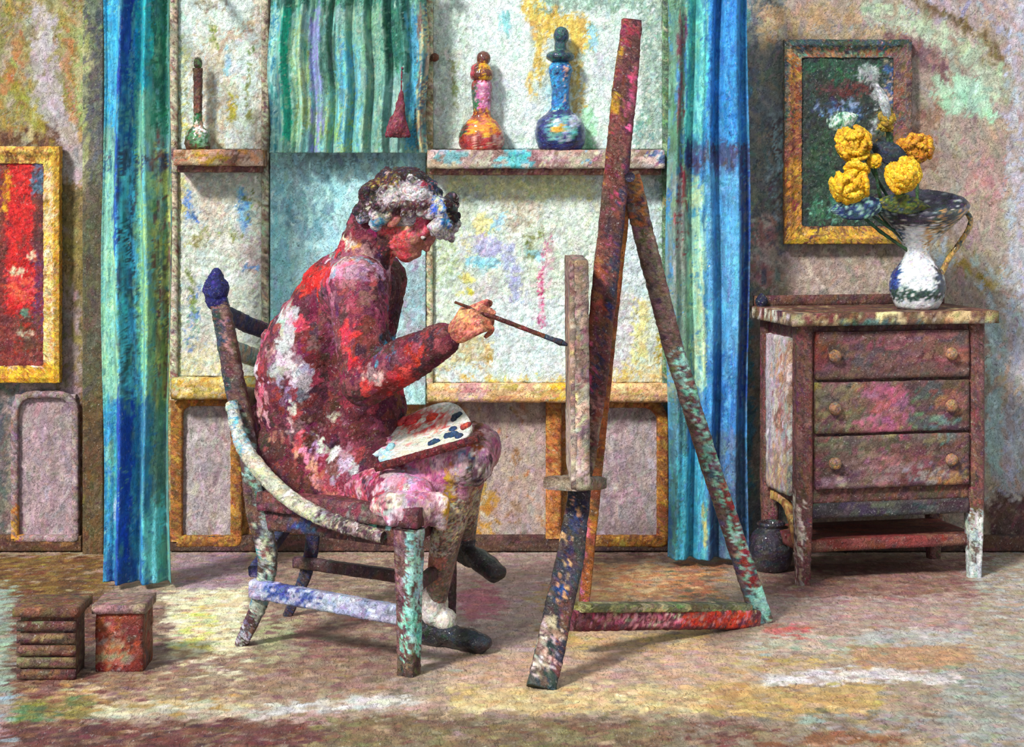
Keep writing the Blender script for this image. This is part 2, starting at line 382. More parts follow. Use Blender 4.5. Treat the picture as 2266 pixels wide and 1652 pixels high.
wall_lay = ('9a8d80 a4968a 8d8078 9a8678', [
 ('r', (-900, -200, 205, 330), '8f8a4c 7d7a3c a3803f 8d6a3a a3a070 8a8464', 20),
 ('l', ([(95, 40), (100, 150), (115, 260), (150, 300), (165, 380)], 62), 'b9afb2 aaa0a2 c2b9bb a89c9a', 12),
 ('l', ([(20, 170), (60, 230), (120, 320)], 22), 'a8963a 8f8430', 8),
 ('l', ([(180, 60), (186, 270)], 30), 'a9b878 95a866 b4a884', 8),
 ('l', ([(150, 70), (150, 190), (170, 260)], 14), 'b88a78 a8704a', 6, .7),
 ('l', ([(40, 90), (38, 150), (10, 200)], 18), 'a8693a b07a48', 8, .7),
 ('r', (0, 292, 130, 325), '4a2a1c 6a4a30', 8, .7),
 ('r', (130, 400, 205, 900), '7c6a42 8a7648 6a5a38 94804e', 12),
 ('r', (138, 640, 178, 900), '9f8a8c a8908f 8c7878', 10),
 ('r', (-900, 845, 32, 1330), '5e6664 4a5052 7a706c 6b5a52', 12),
 ('r', (32, 850, 180, 1240), 'a58f94 b09aa0 977f86 a88e90', 10),
 ('r', (30, 860, 130, 885), '6a7482 5a4a44', 8, .6),
 ('r', (30, 1140, 70, 1250), 'a8622a b8803a 8a4a22', 12, .8),
 ('r', (172, 880, 215, 1330), '5a3c28 6a4a2c 4a3426 7a5a34', 10),
 ('r', (25, 1215, 215, 1330), '6b4424 7c5426 4a2a1c 8a6a30', 10),
 # region behind curtain / window surround
 ('r', (215, -200, 395, 1300), '5a8a78 6f9a78 4f7a70 87a070', 8),
 ('r', (345, 330, 392, 1000), 'c3c46a 9fae62 d5d59a 7a8a56', 8),
 ('r', (372, 880, 1480, 1225), 'a5703a 8f5e2e b57f42 b08a68 9a6a48', 8),
 ('r', (372, 1195, 1480, 1260), '4e342c 6a4636 3c2a2a', 10, .8),
 ('r', (1025, 880, 1225, 1195), 'b09d94 a8948e b8a69a a3908e', 10),
 ('r', (1010, 1080, 1100, 1190), 'a8742a b98430', 14, .6),
 ('r', (395, 1225, 545, 1300), '9d868e a68c96', 8),
 ('r', (1470, -200, 1665, 1260), '3f6f86 4a86a8 5a8a8a', 8),
 # right wall
 ('r', (1650, -200, 1740, 650), '6c7478 7a807e 5a626c 8a8878', 10),
 ('r', (1705, 250, 1745, 500), '8fa9b0 9fc0c8 6a4a4e', 8, .6),
 ('r', (1668, 480, 1712, 640), 'b98480 a87874 c0b8ae', 10),
 ('r', (1700, 545, 1960, 650), 'b5a298 ad9688 c0b0a4 a08a80', 14),
 ('r', (1680, 10, 2000, 92), 'a98c6c b39a7a 9a8062 a59080', 14),
 ('l', ([(1720, 78), (1850, 62), (1960, 60), (2040, 85)], 22), 'a3988e 8d8480', 8, .7),
 ('r', (2000, -50, 2266, 60), 'a08a88 8f94a8 a8a0a0 b09a90', 20),
 ('l', ([(1930, 20), (2050, 60), (2150, 120), (2215, 190)], 46), 'a5b39a b5c0a8 98a490', 12),
 ('l', ([(2030, 5), (2110, 40), (2180, 90), (2215, 140)], 18), '6f5a34 5a4830', 6),
 ('l', ([(1970, 85), (2050, 120), (2110, 175), (2160, 230), (2200, 290)], 38), '7a5a58 6f5254 8a6664 6a4c50', 8),
 ('e', (2135, 212, 68, 44), 'a6cbb0 b5d4bd 93b89e', 10),
 ('l', ([(2180, 250), (2215, 290)], 26), '9accab a8d4b8', 6),
 ('r', (2020, 240, 2070, 380), '8a6a5a 7f6252', 14),
 ('r', (2160, 260, 2266, 330), 'a58f80', 20),
 ('e', (2195, 400, 60, 60), 'b08a88 a88080', 30, .7),
 ('l', ([(2100, 560), (2200, 620)], 60), 'a8b4b4 a89a6a 9ab4c0 b0a090', 20),
 ('l', ([(2120, 580), (2170, 600), (2200, 650)], 16), 'a3873f', 8, .8),
 ('r', (2190, 650, 2266, 1110), 'a9aca8 b59a88 a8b4bc a0988c', 10),
 ('r', (2180, 700, 2215, 1050), 'a6bfc4 98b0b0', 10, .8),
 ('r', (2225, -100, 2300, 1110), 'a9a6b0 a8b0c4 b0a4a4', 12, .8),
 ('r', (2185, 1108, 2300, 1225), '4a3532 5a3f38 6a5048', 10),
 ('r', (1655, 1080, 1760, 1225), '5a6266 6a7074 7a7a78', 10),
])
def wall_pos(u, v): return np.stack([-2.9+5.8*u, np.full_like(u, YW), 2.45*(1-v)], 1)
def wall_px(u, v):
    p = wall_pos(u, v); return CX+p[:, 0]*F/YW, HZ+(CH-p[:, 2])*F/YW
wl = surface('wall_back', 5.8, 2.45, .006, wall_pos, wall_px, wall_lay,
        [(380, .13, .045, 85, 25, .9, .003), (1300, .06, .018, 80, 40, .85, .003), (1000, .03, .012, 60, 60, .8, .002)], 5, M_wall, None, .06)
tag(wl, kind='structure')

floor_lay = ('a08a78 a8927c 98806c 9c8a7c', [
 ('r', (-900, 1230, 240, 1335), '6b4a28 7c5a2c 5a3a24 8a7034', 12),
 ('r', (-100, 1300, 36, 1560), '8aa095 9ab0a0 80806e', 14),
 ('r', (28, 1320, 225, 1580), '5e3a34 4e2e2a 6a4436 7a5a4c', 14),
 ('r', (200, 1420, 370, 1520), '7a6a62 8a7a6a 6a5450', 14),
 ('r', (365, 1300, 550, 1500), 'e8e2b4 f0eacc dcdcb8 e0c49c ece6c4', 12),  # pale sunlight-like patch painted into the floor colour
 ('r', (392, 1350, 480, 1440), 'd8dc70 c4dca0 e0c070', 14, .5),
 ('r', (385, 1225, 548, 1305), '9d868e a68c96 8f7880', 8),
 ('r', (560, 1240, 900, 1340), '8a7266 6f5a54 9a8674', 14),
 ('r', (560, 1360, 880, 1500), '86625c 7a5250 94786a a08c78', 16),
 ('r', (560, 1370, 660, 1480), 'b8b48e a8a480', 12, .8),
 ('r', (30, 1490, 420, 1570), '7a4e44 8a6a50 6a3e38 a88a66', 14, .8),
 ('r', (150, 1520, 560, 1580), 'c4ac84 d4c09c a8844c', 14, .8),
 ('r', (30, 1550, 200, 1610), '8a8040 4a6a48 7a6a3a', 14, .8),
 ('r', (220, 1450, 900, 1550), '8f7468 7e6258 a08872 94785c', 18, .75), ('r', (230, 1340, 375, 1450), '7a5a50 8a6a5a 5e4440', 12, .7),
 ('r', (900, 1440, 1060, 1490), 'a8948a b8a69a', 12),
 ('r', (900, 1215, 1240, 1450), 'b29a92 a58c86 bca8a0 a88e8a', 14),
 ('e', (1062, 1335, 55, 42), 'a86472 b87480', 16),
 ('r', (1190, 1300, 1285, 1460), 'b0905a a88a68', 12, .7),
 ('r', (1270, 1220, 1480, 1245), '6a5048 8a6c60', 10, .8),
 ('r', (1290, 1250, 1560, 1330), 'd0a878 c8865a d8bc88 b8805a', 10),
 ('r', (1480, 1240, 1600, 1330), 'b87848 a86a4a 6a5a48', 12, .7),
 ('r', (1270, 1395, 1560, 1450), 'd0b07c c8a868 c0a080', 14),
 ('r', (1000, 1440, 1700, 1530), 'c0a080 b8967c c4a890 b89a90', 16),
 ('r', (1000, 1520, 1600, 1580), 'd2bf92 c8b080 bfa070', 12),
 ('r', (1560, 1515, 1950, 1590), 'b4935c c0a26c a8885a', 14),
 ('r', (1690, 1240, 2200, 1330), '8a665c 7c5a52 967468', 12),
 ('r', (1690, 1320, 2150, 1400), 'a0807a a88c80 a89690', 16),
 ('r', (1690, 1390, 1800, 1415), 'c46a66 b85a58', 8, .9),
 ('r', (1660, 1400, 1960, 1450), 'b0a494 a0a894 c0ab9c', 14, .8),
 ('r', (1900, 1395, 2200, 1430), 'a9a6a2 b4b2b0', 10, .9),
 ('r', (1880, 1435, 2150, 1490), 'b08c6c a88464', 10),
 ('r', (1600, 1455, 1900, 1490), 'b89a60 b8a088', 12, .8),
 ('l', ([(1700, 1505), (1950, 1495), (2150, 1510)], 30), 'ccc4c2 c0b8b6 d4ccca', 8),
 ('r', (2080, 1480, 2300, 1652), '8f8e88 9a9c98 8a8478', 20),
 ('r', (2160, 1230, 2300, 1480), 'a89c8a a8a8a4 9a8a78', 18),
 ('l', ([(570, 1580), (760, 1560), (920, 1555)], 28), 'c8c6c4 b8b6b4 d0ccc4', 10, .85),
 ('l', ([(200, 1590), (420, 1565), (560, 1580)], 24), 'b4b09a c0b8a0', 10, .8),
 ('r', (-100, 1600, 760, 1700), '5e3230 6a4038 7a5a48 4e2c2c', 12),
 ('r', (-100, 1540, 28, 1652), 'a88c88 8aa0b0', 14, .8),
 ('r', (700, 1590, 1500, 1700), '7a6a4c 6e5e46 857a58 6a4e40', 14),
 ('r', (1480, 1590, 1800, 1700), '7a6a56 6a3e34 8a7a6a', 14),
 ('r', (1780, 1580, 2080, 1625), '8f9894 9a8f88 7a6a58', 12, .8),
 ('r', (1800, 1625, 2000, 1652), '8a5a3c 7a4e38', 10, .8),
])
Y0, Y1 = 3.2, YW+.02
def floor_pos(u, v):
    return np.stack([-2.9+5.8*u, Y1+(Y0-Y1)*v, np.zeros_like(u)], 1)
def floor_px(u, v):
    p = floor_pos(u, v); return CX+p[:, 0]*F/p[:, 1], HZ+CH*F/p[:, 1]
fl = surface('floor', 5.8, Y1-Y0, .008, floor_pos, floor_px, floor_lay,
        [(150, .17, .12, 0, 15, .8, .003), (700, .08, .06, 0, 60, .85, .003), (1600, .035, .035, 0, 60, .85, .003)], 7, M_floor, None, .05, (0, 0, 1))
tag(fl, kind='structure')

# pilaster beside the curtain, baseboards
o = flat('trim_1', 183, -120, 228, 1236, YW-.06, ('55503c 4a4638 5f5638 5c5a48', [
    ('r', (0, -200, 300, 420), '55595c 484c50 6a6656 757a60', 12), ('r', (0, 880, 300, 1300), '4a3c28 5a4628 6a5230', 20),
    ('r', (178, 0, 196, 420), '8a9460 a0a878', 6, .7)]), 11, M_wall, None, .058); tag(o, kind='structure')
def baseb(name, x0, x1, lay, seed):
    o = flat(name, x0, 1185, x1, 1219, YW-.03, lay, seed, M_wall, None, .028, ang=0, aj=5); tag(o, kind='structure')
baseb('baseboard_left', -420, 180, ('4a2e22 5a3a28 6a4a30', [('r', (20, 1180, 180, 1200), '9a6a34', 6, .4)]), 12)
baseb('baseboard_back', 376, 1478, ('4e3430 3f2c2c 5c4038 6a4a3c', []), 13)
baseb('baseboard_right', 1656, 2700, ('4a3532 5a3f38 6b4c40', []), 14)

# window bays: frames, panes, sills
def window(name, x0, x1, ledge_y, sill, ul, ll, sl, seed, knob=None):
    r = empty(name, P((x0+x1)/2, sill[1], YW-.05), kind='structure')
    flat('upper_pane', x0+8, -150, x1-8, ledge_y, YW-.05, ul, seed, M_pane, r, .02, ang=88, rel=.004, fine=True)
    flat('lower_pane', x0+8, ledge_y+38, x1-8, sill[0], YW-.05, ll, seed+1, M_pane, r, .02, ang=70, aj=40, rel=.005, fine=True)
    y = YW-.055
    for (a, b, c, nm) in (((x0, -150), (x0, sill[1]), 14, 'window_frame'), ((x1, -150), (x1, sill[1]), 14, 'window_frame')):
        bar(nm, [P(a[0], a[1], y), P(b[0], b[1], y)], c*YW/F, .03, sl[1], M_wood, r, up=(0, 1, 0), size=.03, seed=seed+3)
    # sill
    ya, yb = sill
    q0, q1 = P(x0-4, (ya+yb)/2, y-.02), P(x1+4, (ya+yb)/2, y-.02)
    bar('window_sill', [q0, q1], .055, (yb-ya)*YW/F*.8, sl[0], M_wood, r, up=(0, 0, 1), size=.035, stretch=(2, 1, 1), seed=seed+4, step=.006, rel=.004)
    if knob:
        b = Blob(); b.ball(P(knob[0], knob[1], y-.03), .014); b.limb([P(knob[0], knob[1], y), P(knob[0], knob[1], y-.03)], [.008, .008])
        v, f = b.skin(.004, 2); k = add('knob', v, f, '6a3a28 8a5a44', M_wood, r, .012); k['label'] = 'round brown knob'
    return r
ul1 = ('d0e2dc c6dad4 dcebe6 cdd8cc', [
 ('e', (470, 200, 50, 130), 'c8bda4 cfc8b4 d6d6c4 c3b090', 24, .75), ('l', ([(515, 215), (515, 265)], 14), 'c4b83e b8a83a', 5),
 ('l', ([(510, 80), (560, 60)], 30), 'b89a80 c8b09a', 8, .6), ('l', ([(500, 110), (505, 160)], 16), '9cc8dc', 6, .8),
 ('l', ([(405, 110), (400, 170)], 22), 'c9d49a', 8, .7), ('l', ([(470, 60), (478, 110)], 10), '7a8a40', 5, .6),
 ('l', ([(560, 100), (545, 210), (560, 280)], 8), '6f7a30', 4, .6), ('l', ([(425, 240), (410, 200)], 8), '7f8a46', 4, .6),
 ('r', (560, 0, 585, 330), 'b0a490 d8d4c8', 8, .7), ('r', (385, 0, 400, 330), '8ab0a0 b8c8b0', 6, .7),
 ('l', ([(400, 220), (410, 300)], 18), 'd2cf78 c0c060', 6, .5), ('r', (440, -10, 500, 30), '8a7a68 a89a80', 12, .6)])
ll1 = ('c6d2c4 d3dacd ccd0c0 d6d0c2 c2d2cc', [
 ('l', ([(412, 430), (418, 480)], 14), '5a84cc 6c94d4', 5, .9), ('l', ([(538, 430), (540, 490), (545, 505)], 22), '5a90d0 86c0dc', 5, .9),
 ('l', ([(430, 480), (450, 500)], 8), '4a74c0', 4, .8), ('l', ([(400, 400), (405, 470)], 16), 'dcd890', 6, .7),
 ('l', ([(420, 540), (470, 520), (530, 520)], 14), '8a9048 a8a868', 8, .6), ('l', ([(560, 420), (550, 480)], 7), '7a8438', 4, .8),
 ('e', (470, 470, 30, 60), 'd8ccba cabfae', 14, .8), ('e', (560, 580, 30, 60), 'd8ccd0 c8b8b4', 14, .6),
 ('l', ([(430, 640), (425, 780)], 26), '7f98c8 6f9a8a 5f80c8', 10, .6), ('l', ([(418, 600), (430, 680)], 10), '6f7f3a', 5, .7),
 ('r', (385, 480, 400, 830), 'c8d88c a8c070 9ad0dc', 6, .7), ('e', (520, 615, 40, 16), 'e4ece4', 6), ('l', ([(545, 590), (590, 600)], 9), '6a98d8', 4, .7),
 ('r', (395, 760, 500, 835), 'd8cf98 d8d0b4', 14, .6)])
window('window_1', 386, 588, 330, (832, 884), ul1, ll1, (('dcc06a d4b050 e0d098 d8c8a0 c89a40', []), ('c8c0a8 a89a80 b8b098 7a5a50 c0c8a8', [])), 20)
ul2 = ('cfe3da c5d9d0 d9ebe5 d3e3dc', [
 ('r', (955, 0, 1040, 330), 'c2d3c8 cbdcd0 b5c6b8', 16, .7), ('r', (1060, 0, 1180, 300), 'd8ece6 e2f2ee cfe4de', 14),
 ('l', ([(1185, 20), (1240, 60), (1290, 80)], 60), 'd9bb58 e0c66a c9a848', 12), ('l', ([(1190, 60), (1195, 160)], 26), 'd9bf68 cfb050', 10, .8),
 ('l', ([(1265, 120), (1285, 240)], 34), 'd0b45a c4a450 dcc888', 10, .7), ('l', ([(1300, 250), (1305, 320)], 30), '9ad8ac a8e0b8', 8),
 ('l', ([(1170, 170), (1175, 200)], 14), 'd8b860', 5, .8), ('l', ([(1215, 200), (1220, 240)], 22), 'a8d4dc', 8, .7), ('l', ([(1310, 60), (1315, 100)], 20), '9ad0dc', 6, .8),
 ('l', ([(1120, 30), (1122, 60)], 16), '8accd0', 5, .8), ('r', (1190, -30, 1480, 22), '8aaea0 a8c8b8 98b0a0', 14),
 ('r', (1420, -10, 1480, 330), '8aa898 a8c0b0 9ab8b0 c8d4c8', 12), ('e', (1340, 140, 26, 40), 'd2dce0 b8c4c8', 10, .8),
 ('l', ([(1000, 140), (1010, 230)], 7), '7f8a50', 5, .5), ('r', (1360, 250, 1440, 330), 'a8b4b0 5a9a90 cfe0da', 12, .6)])
ll2 = ('cedccf d3e0d8 c6d6c8 d2dcc6', [
 ('r', (985, 388, 1310, 440), 'd9dca0 cfd294 c8d0a8 dfe2b4', 14), ('r', (1000, 410, 1090, 450), '9aa8a0 b4c0a8', 12, .5),
 ('r', (960, 440, 1010, 640), 'bfd0b0 a8bc88 c8dcd0', 14, .7), ('e', (1068, 498, 24, 24), 'e4e09a ece8ac', 4),
 ('l', ([(1085, 510), (1120, 470)], 18), '96ccdc a6d8e4', 4), ('e', (1080, 545, 34, 22), 'b4b4dc a8acd8 c4c4e4', 8, .9), ('e', (1030, 540, 18, 26), 'e4dc9c c8d0d8', 6, .8),
 ('l', ([(1035, 580), (1095, 582)], 24), '88c8dc 9ad4e4', 5), ('l', ([(1030, 610), (1045, 620)], 16), 'e4de84', 4), ('l', ([(1020, 648), (1042, 648)], 10), 'dccf3e', 3),
 ('e', (1080, 650, 36, 36), 'd2cfc8 d8d4d4 c8c8c8', 8, .9), ('l', ([(1125, 560), (1140, 620), (1150, 680)], 34), 'a6abd6 b0b8dc bcc4dc', 8, .9),
 ('l', ([(1170, 550), (1195, 570)], 20), '96ccd8', 5, .8), ('e', (1150, 470, 50, 40), 'c4b8a0 ccc4b0', 12, .6), ('e', (1180, 520, 20, 30), '6f7a34 cdd4c4', 8, .5),
 ('r', (1080, 660, 1255, 840), 'd2e4e4 dceaec c8dcdc', 14), ('l', ([(1210, 540), (1196, 620), (1198, 720)], 12), 'd0407a c85080 d8b0bc', 5, .85),
 ('l', ([(1215, 560), (1212, 620)], 26), 'd8b8c4 cfa0b0', 8, .6), ('l', ([(1082, 770), (1082, 840)], 12), 'b8984a', 5, .7), ('e', (1078, 790, 14, 20), 'b08830 c09840', 5),
 ('r', (960, 740, 1080, 850), 'cdc8a0 c8bc88 d0ccb4 c4b48c', 16, .8), ('e', (1040, 830, 60, 30), 'd0e4e4', 12, .7), ('r', (1020, 830, 1250, 852), 'd8b850 d8c890', 8, .5),
 ('r', (1350, 400, 1480, 660), 'c8d8dc bcd0d0 d2e0e4', 12), ('l', ([(1415, 680), (1412, 800)], 38), 'e0d88c e8e0a0 d0c884', 10, .9),
 ('r', (1340, 660, 1400, 850), 'ccc8cc d6dcdc c0b4b8', 12, .8), ('l', ([(1460, 730), (1458, 790)], 12), 'b89c20', 4, .9), ('r', (1330, 810, 1470, 850), 'd4b860 d8d0a8 d8c078', 12, .8),
 ('r', (1460, 400, 1480, 700), '6fa080 8ab090', 10, .6)])
window('window_2', 950, 1474, 330, (846, 890), ul2, ll2, (('dca878 d9b36a e0b890 d09a60 dcc08a', [('r', (1000, 840, 1075, 900), 'd8b0b0 dca8a0', 8, .8), ('r', (1215, 840, 1250, 900), 'e0a820', 8, .8)]),
       ('d0c49a b0a878 d8ccb0 9a7a58 a8bc98', [('r', (1440, -200, 1500, 900), '5a7a5c 7a9a78 4a6850', 10)])), 30, knob=(962, 127))

# pier between the windows
o = flat('trim_2', 598, 300, 942, 895, YW-.075, ('b8e6ea c0eaee a8dce2 9ed2da bce0e0', [
 ('r', (590, 300, 960, 410), 'a0d6de 94c6d0 acdee4 a0c4c4', 16), ('r', (600, 400, 640, 800), '9adce4 8acede a8e4ea', 10),
 ('r', (640, 400, 760, 520), '8fb8c0 a0ccd0 78acb8', 14, .7), ('l', ([(625, 430), (640, 500)], 14), '6fa6b8', 6, .8),
 ('r', (880, 560, 962, 860), '9aa6ac a89fb0 94a8ac a8b0bc', 16), ('r', (900, 600, 960, 720), '8fc0c4 9fb8c0', 14, .7),
 ('r', (640, 340, 900, 365), '6a8a90 7a989c', 10, .7)]), 41, M_wall, None, .07, ang=85); tag(o, kind='structure')
# arched lilac panels with moulded ochre rims
def arch_panel(name, x0, y0, x1, y1, rim, field, seed, rad=34, wpx=22):
    r = empty(name, P((x0+x1)/2, y1, YW), kind='structure')
    flat('panel_field', x0, y0, x1, y1, YW-.012, field, seed, M_wall, r, .01, ang=88, rel=.004)
    pts = [(x0, y1), (x0, y0+rad)]
    for t in np.linspace(PI, PI/2, 6): pts.append((x0+rad+rad*math.cos(t), y0+rad-rad*math.sin(t)))
    for t in np.linspace(PI/2, 0, 6): pts.append((x1-rad+rad*math.cos(t), y0+rad-rad*math.sin(t)))
    pts += [(x1, y0+rad), (x1, y1), (x0, y1)]
    bar('moulding', [P(a, b, YW-.02) for a, b in pts], wpx*YW/F, .026, rim, M_wood, r, up=(0, 1, 0), size=.035, seed=seed+1, step=.007, rel=.003)
    return r
fld = ('a8989a b0a0a2 a08e92 b4a8a8', [('r', (400, 900, 460, 1220), 'b4aaac a89ea2', 14, .6), ('r', (1290, 1000, 1400, 1220), 'a38c92 9a848a', 16, .7)])
rim = ('9a6428 a8702c 8a5220 b88838 7a4a2a', [('r', (380, 860, 560, 900), 'b87a28 a86a24 8a5a30', 6), ('r', (1290, 870, 1480, 910), 'c08a4a 8a4e28 b07a40', 8), ('r', (1220, 880, 1310, 1210), 'a86a3a b87a4a 9a5a34', 8)])
arch_panel('trim_3', 392, 884, 524, 1196, rim, fld, 50)
arch_panel('trim_4', 1296, 888, 1466, 1196, rim, fld, 54, 44)
arch_panel('trim_5', 34, 872, 168, 1190, ('a08a8e 8a7478 a58f94 8a7068', [('r', (30, 1120, 60, 1240), 'b8702a c89030', 8, .8)]), ('a58f94 b09aa0 9a848a ab9296', []), 58, 40, 12)
o = bar('trim_6', [P(1225, 885, YW-.02), P(1225, 1190, YW-.02)], .05, .03, 'a8622c b8783a 8a4a24 c08a48', M_wood, None, up=(0, 1, 0)); tag(o, kind='structure')

# ------------------------------------------------------------------ shelves
def shelf(x0, x1, y0, y1, lay, label, seed):
    r = empty('wall_shelf', P((x0+x1)/2, y1, YW-.1), label, 'shelf', 'window ledges')
    zt = P(0, y0, YW-.16)[2]; zb = P(0, y1, YW-.16)[2]; xa = P(x0, 0, YW-.12)[0]; xb = P(x1, 0, YW-.12)[0]
    box('board', (xa, YW-.17, zb+.018), (xb-xa, 0, 0), (0, .135, 0), (0, 0, zt-zb-.018), lay, M_wood, r, .007, .045, seed, rel=.004, stretch=(2, 1, 1))
    box('lower_moulding', (xa+.01, YW-.15, zb-.004), (xb-xa-.02, 0, 0), (0, .115, 0), (0, 0, .022), '7a4a44 6a3c3a 8a5c50 9a7464', M_wood, r, .007, .03, seed+1, rel=.003)
    return r, zt
shelf(392, 584, 334, 376, ('b8866c a87058 d0b4a0 c8a890 94604a', [('e', (436, 345, 22, 14), 'd8a830 c09428', 4), ('r', (530, 320, 580, 345), 'c87838 d89a68', 6, .7)]),
      'short peeling brown and ochre wooden ledge under the thin bottle', 61)
_, ZS = shelf(948, 1466, 334, 382, ('b8a498 c4b4a8 a88c80 9a7a70 d0c4b8', [('r', (960, 340, 1010, 370), '7fb4bc 6fa4ac', 8, .8), ('e', (1135, 352, 38, 20), '5fb4c4 6cc0d0', 4), ('e', (1290, 350, 14, 14), '5aa8cc', 4), ('r', (1430, 330, 1480, 360), '2a3f8a 4a6aa8 e0e8f0', 8, .8)]),
      'long pale brown ledge with blue dabs under two bottles', 64)

# bottles
def bottle(px, py0, py1, prof, lay, label, seed, stopper=None, Y=YW-.105, zb=None, parts=()):
    zb = ZS+.002 if zb is None else zb
    H = (py1-py0)*Y/F; k = H
    c = (P(px, 0, Y)[0], Y, zb)
    r = empty('glass_bottle', c, label, 'bottle', 'bottles on the window ledges')
    pf = [(a*Y/F, b*k) for a, b in prof]
    v, f = lathe_np(pf, c, 40, .004); add('bottle_body', v, f, lay, M_glaze, r, .022, (1, 1, 1.2), seed, .12, .004)
    if stopper:
        b = Blob()
        for (sx, f0, rx, rz) in stopper[0]: b.ell((c[0]+sx*Y/F, Y, zb+f0*k), np.diag([rx*Y/F, rx*Y/F, rz*Y/F]))
        v, f = b.skin(.004, 3); add('stopper', v, f, stopper[1], M_glaze, r, .015, (1, 1, 1), seed+1, .1, .002)
    return r
bottle(438, 118, 326, [(4, 0), (20, .005), (26, .10), (20, .2), (8, .27), (7, .5), (7, .8), (8, .88)],
  ('3a2418 4a2c1c 5a3a28', [('e', (440, 290, 30, 36), '2f6a3a 3a7a48 24552e 8ab098', 5), ('e', (442, 288, 11, 15), 'd8dcd8 e8e4e0 d89a8a', 4), ('l', ([(438, 130), (438, 250)], 12), '5a2a1c 4a2018 7a4a3a', 4)]),
  'thin bottle with brown neck and small green bulb on the short ledge', 71, ([(0, .93, 9, 14)], '3a2018 4f6a34'), zb=P(0, 334, YW-.16)[2]+.002)
bottle(1066, 112, 334, [(30, 0), (42, .02), (48, .12), (40, .24), (20, .33), (17, .4), (19, .56), (20, .66), (14, .7)],
  ('a03028 8a2a2a b84030', [('e', (1070, 285, 36, 26), 'e89a1c f0ac2a d87a20 c86a50', 6), ('e', (1025, 275, 10, 26), '2a6a58 3a3028', 5, .8), ('r', (1040, 300, 1110, 330), '8a2228 a83038 d0a090', 8),
   ('r', (1045, 185, 1060, 250), '2f5a48 4a6a50', 4, .9), ('r', (1056, 180, 1100, 245), 'c86a9a d880ac b85a88 dca0bc', 5), ('r', (1050, 245, 1095, 262), '6a2a28 e0901c 8a3a2a', 5)]),
  'round red and orange bottle with pink neck and knobbed brown stopper', 74,
  ([(0, .76, 26, 18), (-2, .82, 22, 12), (4, .92, 15, 16), (2, .87, 9, 14)], ('5a2a1c 6a3020', [('r', (1035, 140, 1050, 185), 'b84858 a83a50', 4), ('r', (1060, 140, 1090, 155), 'd89a20', 3, .8), ('r', (1060, 170, 1090, 185), 'd8a020', 3, .8)])))
bottle(1240, 60, 334, [(34, 0), (46, .03), (54, .13), (46, .24), (24, .31), (18, .36), (17, .5), (20, .6), (24, .66), (14, .72)],
  ('1a2a6a 24347a 182058', [('e', (1242, 285, 34, 28), '5a9a9c 7ab0b0 a8b8c8 4a8a80', 6), ('e', (1238, 288, 14, 9), 'd8a830 c89a28', 4), ('e', (1272, 270, 14, 16), 'b8c4d8 a8b0cc', 4), ('r', (1215, 120, 1275, 245), '1f7fc0 2a90d0 1a6aa0 1a4a7a', 5), ('l', ([(1252, 150), (1248, 225)], 5), 'e8a898', 2, .7)]),
  'tall blue bottle with dark round belly and dark green stopper', 77,
  ([(0, .76, 32, 14), (0, .84, 13, 20), (2, .93, 17, 20)], '1f3a4a 1a5a50 163040 1a2a4a'))

# ------------------------------------------------------------------ curtains
def curtain(name, x0, x1, ytop, Y, zb, lay, label, seed, nf, amp, top_only=False, ph=0):
    x_0, x_1 = P(x0, 0, Y)[0], P(x1, 0, Y)[0]; zt = P(0, ytop, Y)[2]
    r = empty(name, ((x_0+x_1)/2, Y, zb), label, 'curtain', 'curtains at the windows')
    def pos(u, v):
        z = zt+(zb-zt)*v; x = x_0+(x_1-x_0)*u
        y = Y+amp*np.sin(u*nf*2*PI+ph+.35*np.sin(v*3))+amp*.4*np.sin(u*nf*4.3*PI+1+v)
        return np.stack([x+.006*np.sin(v*9+u*4), y, z], 1)
    def px(u, v):
        z = zt+(zb-zt)*v; x = x_0+(x_1-x_0)*u; return CX+x*F/Y, HZ+(CH-z)*F/Y
    surface('cloth', x_1-x_0, zt-zb, .0045, pos, px, lay, [(500, .14, .02, 90, 3, .9, .003), (2200, .07, .010, 90, 5, .85, .003), (2200, .02, .008, 90, 50, .85, .002)], seed, M_cloth, r, .006, jit=.08)
    bar('rail', [(x_0-.04, Y, zt+.012), (x_1+.04, Y, zt+.012)], .024, .024, '6a4a34 7a5a40', M_wood, r, 'round', up=(0, 0, 1), step=.02)
    for xx in (x_0-.02, x_1+.02):
        bar('bracket', [(xx, Y, zt+.012), (xx, YW-.01, zt+.012)], .016, .016, '6a4a34', M_wood, r, 'rect', step=.03)
    return r
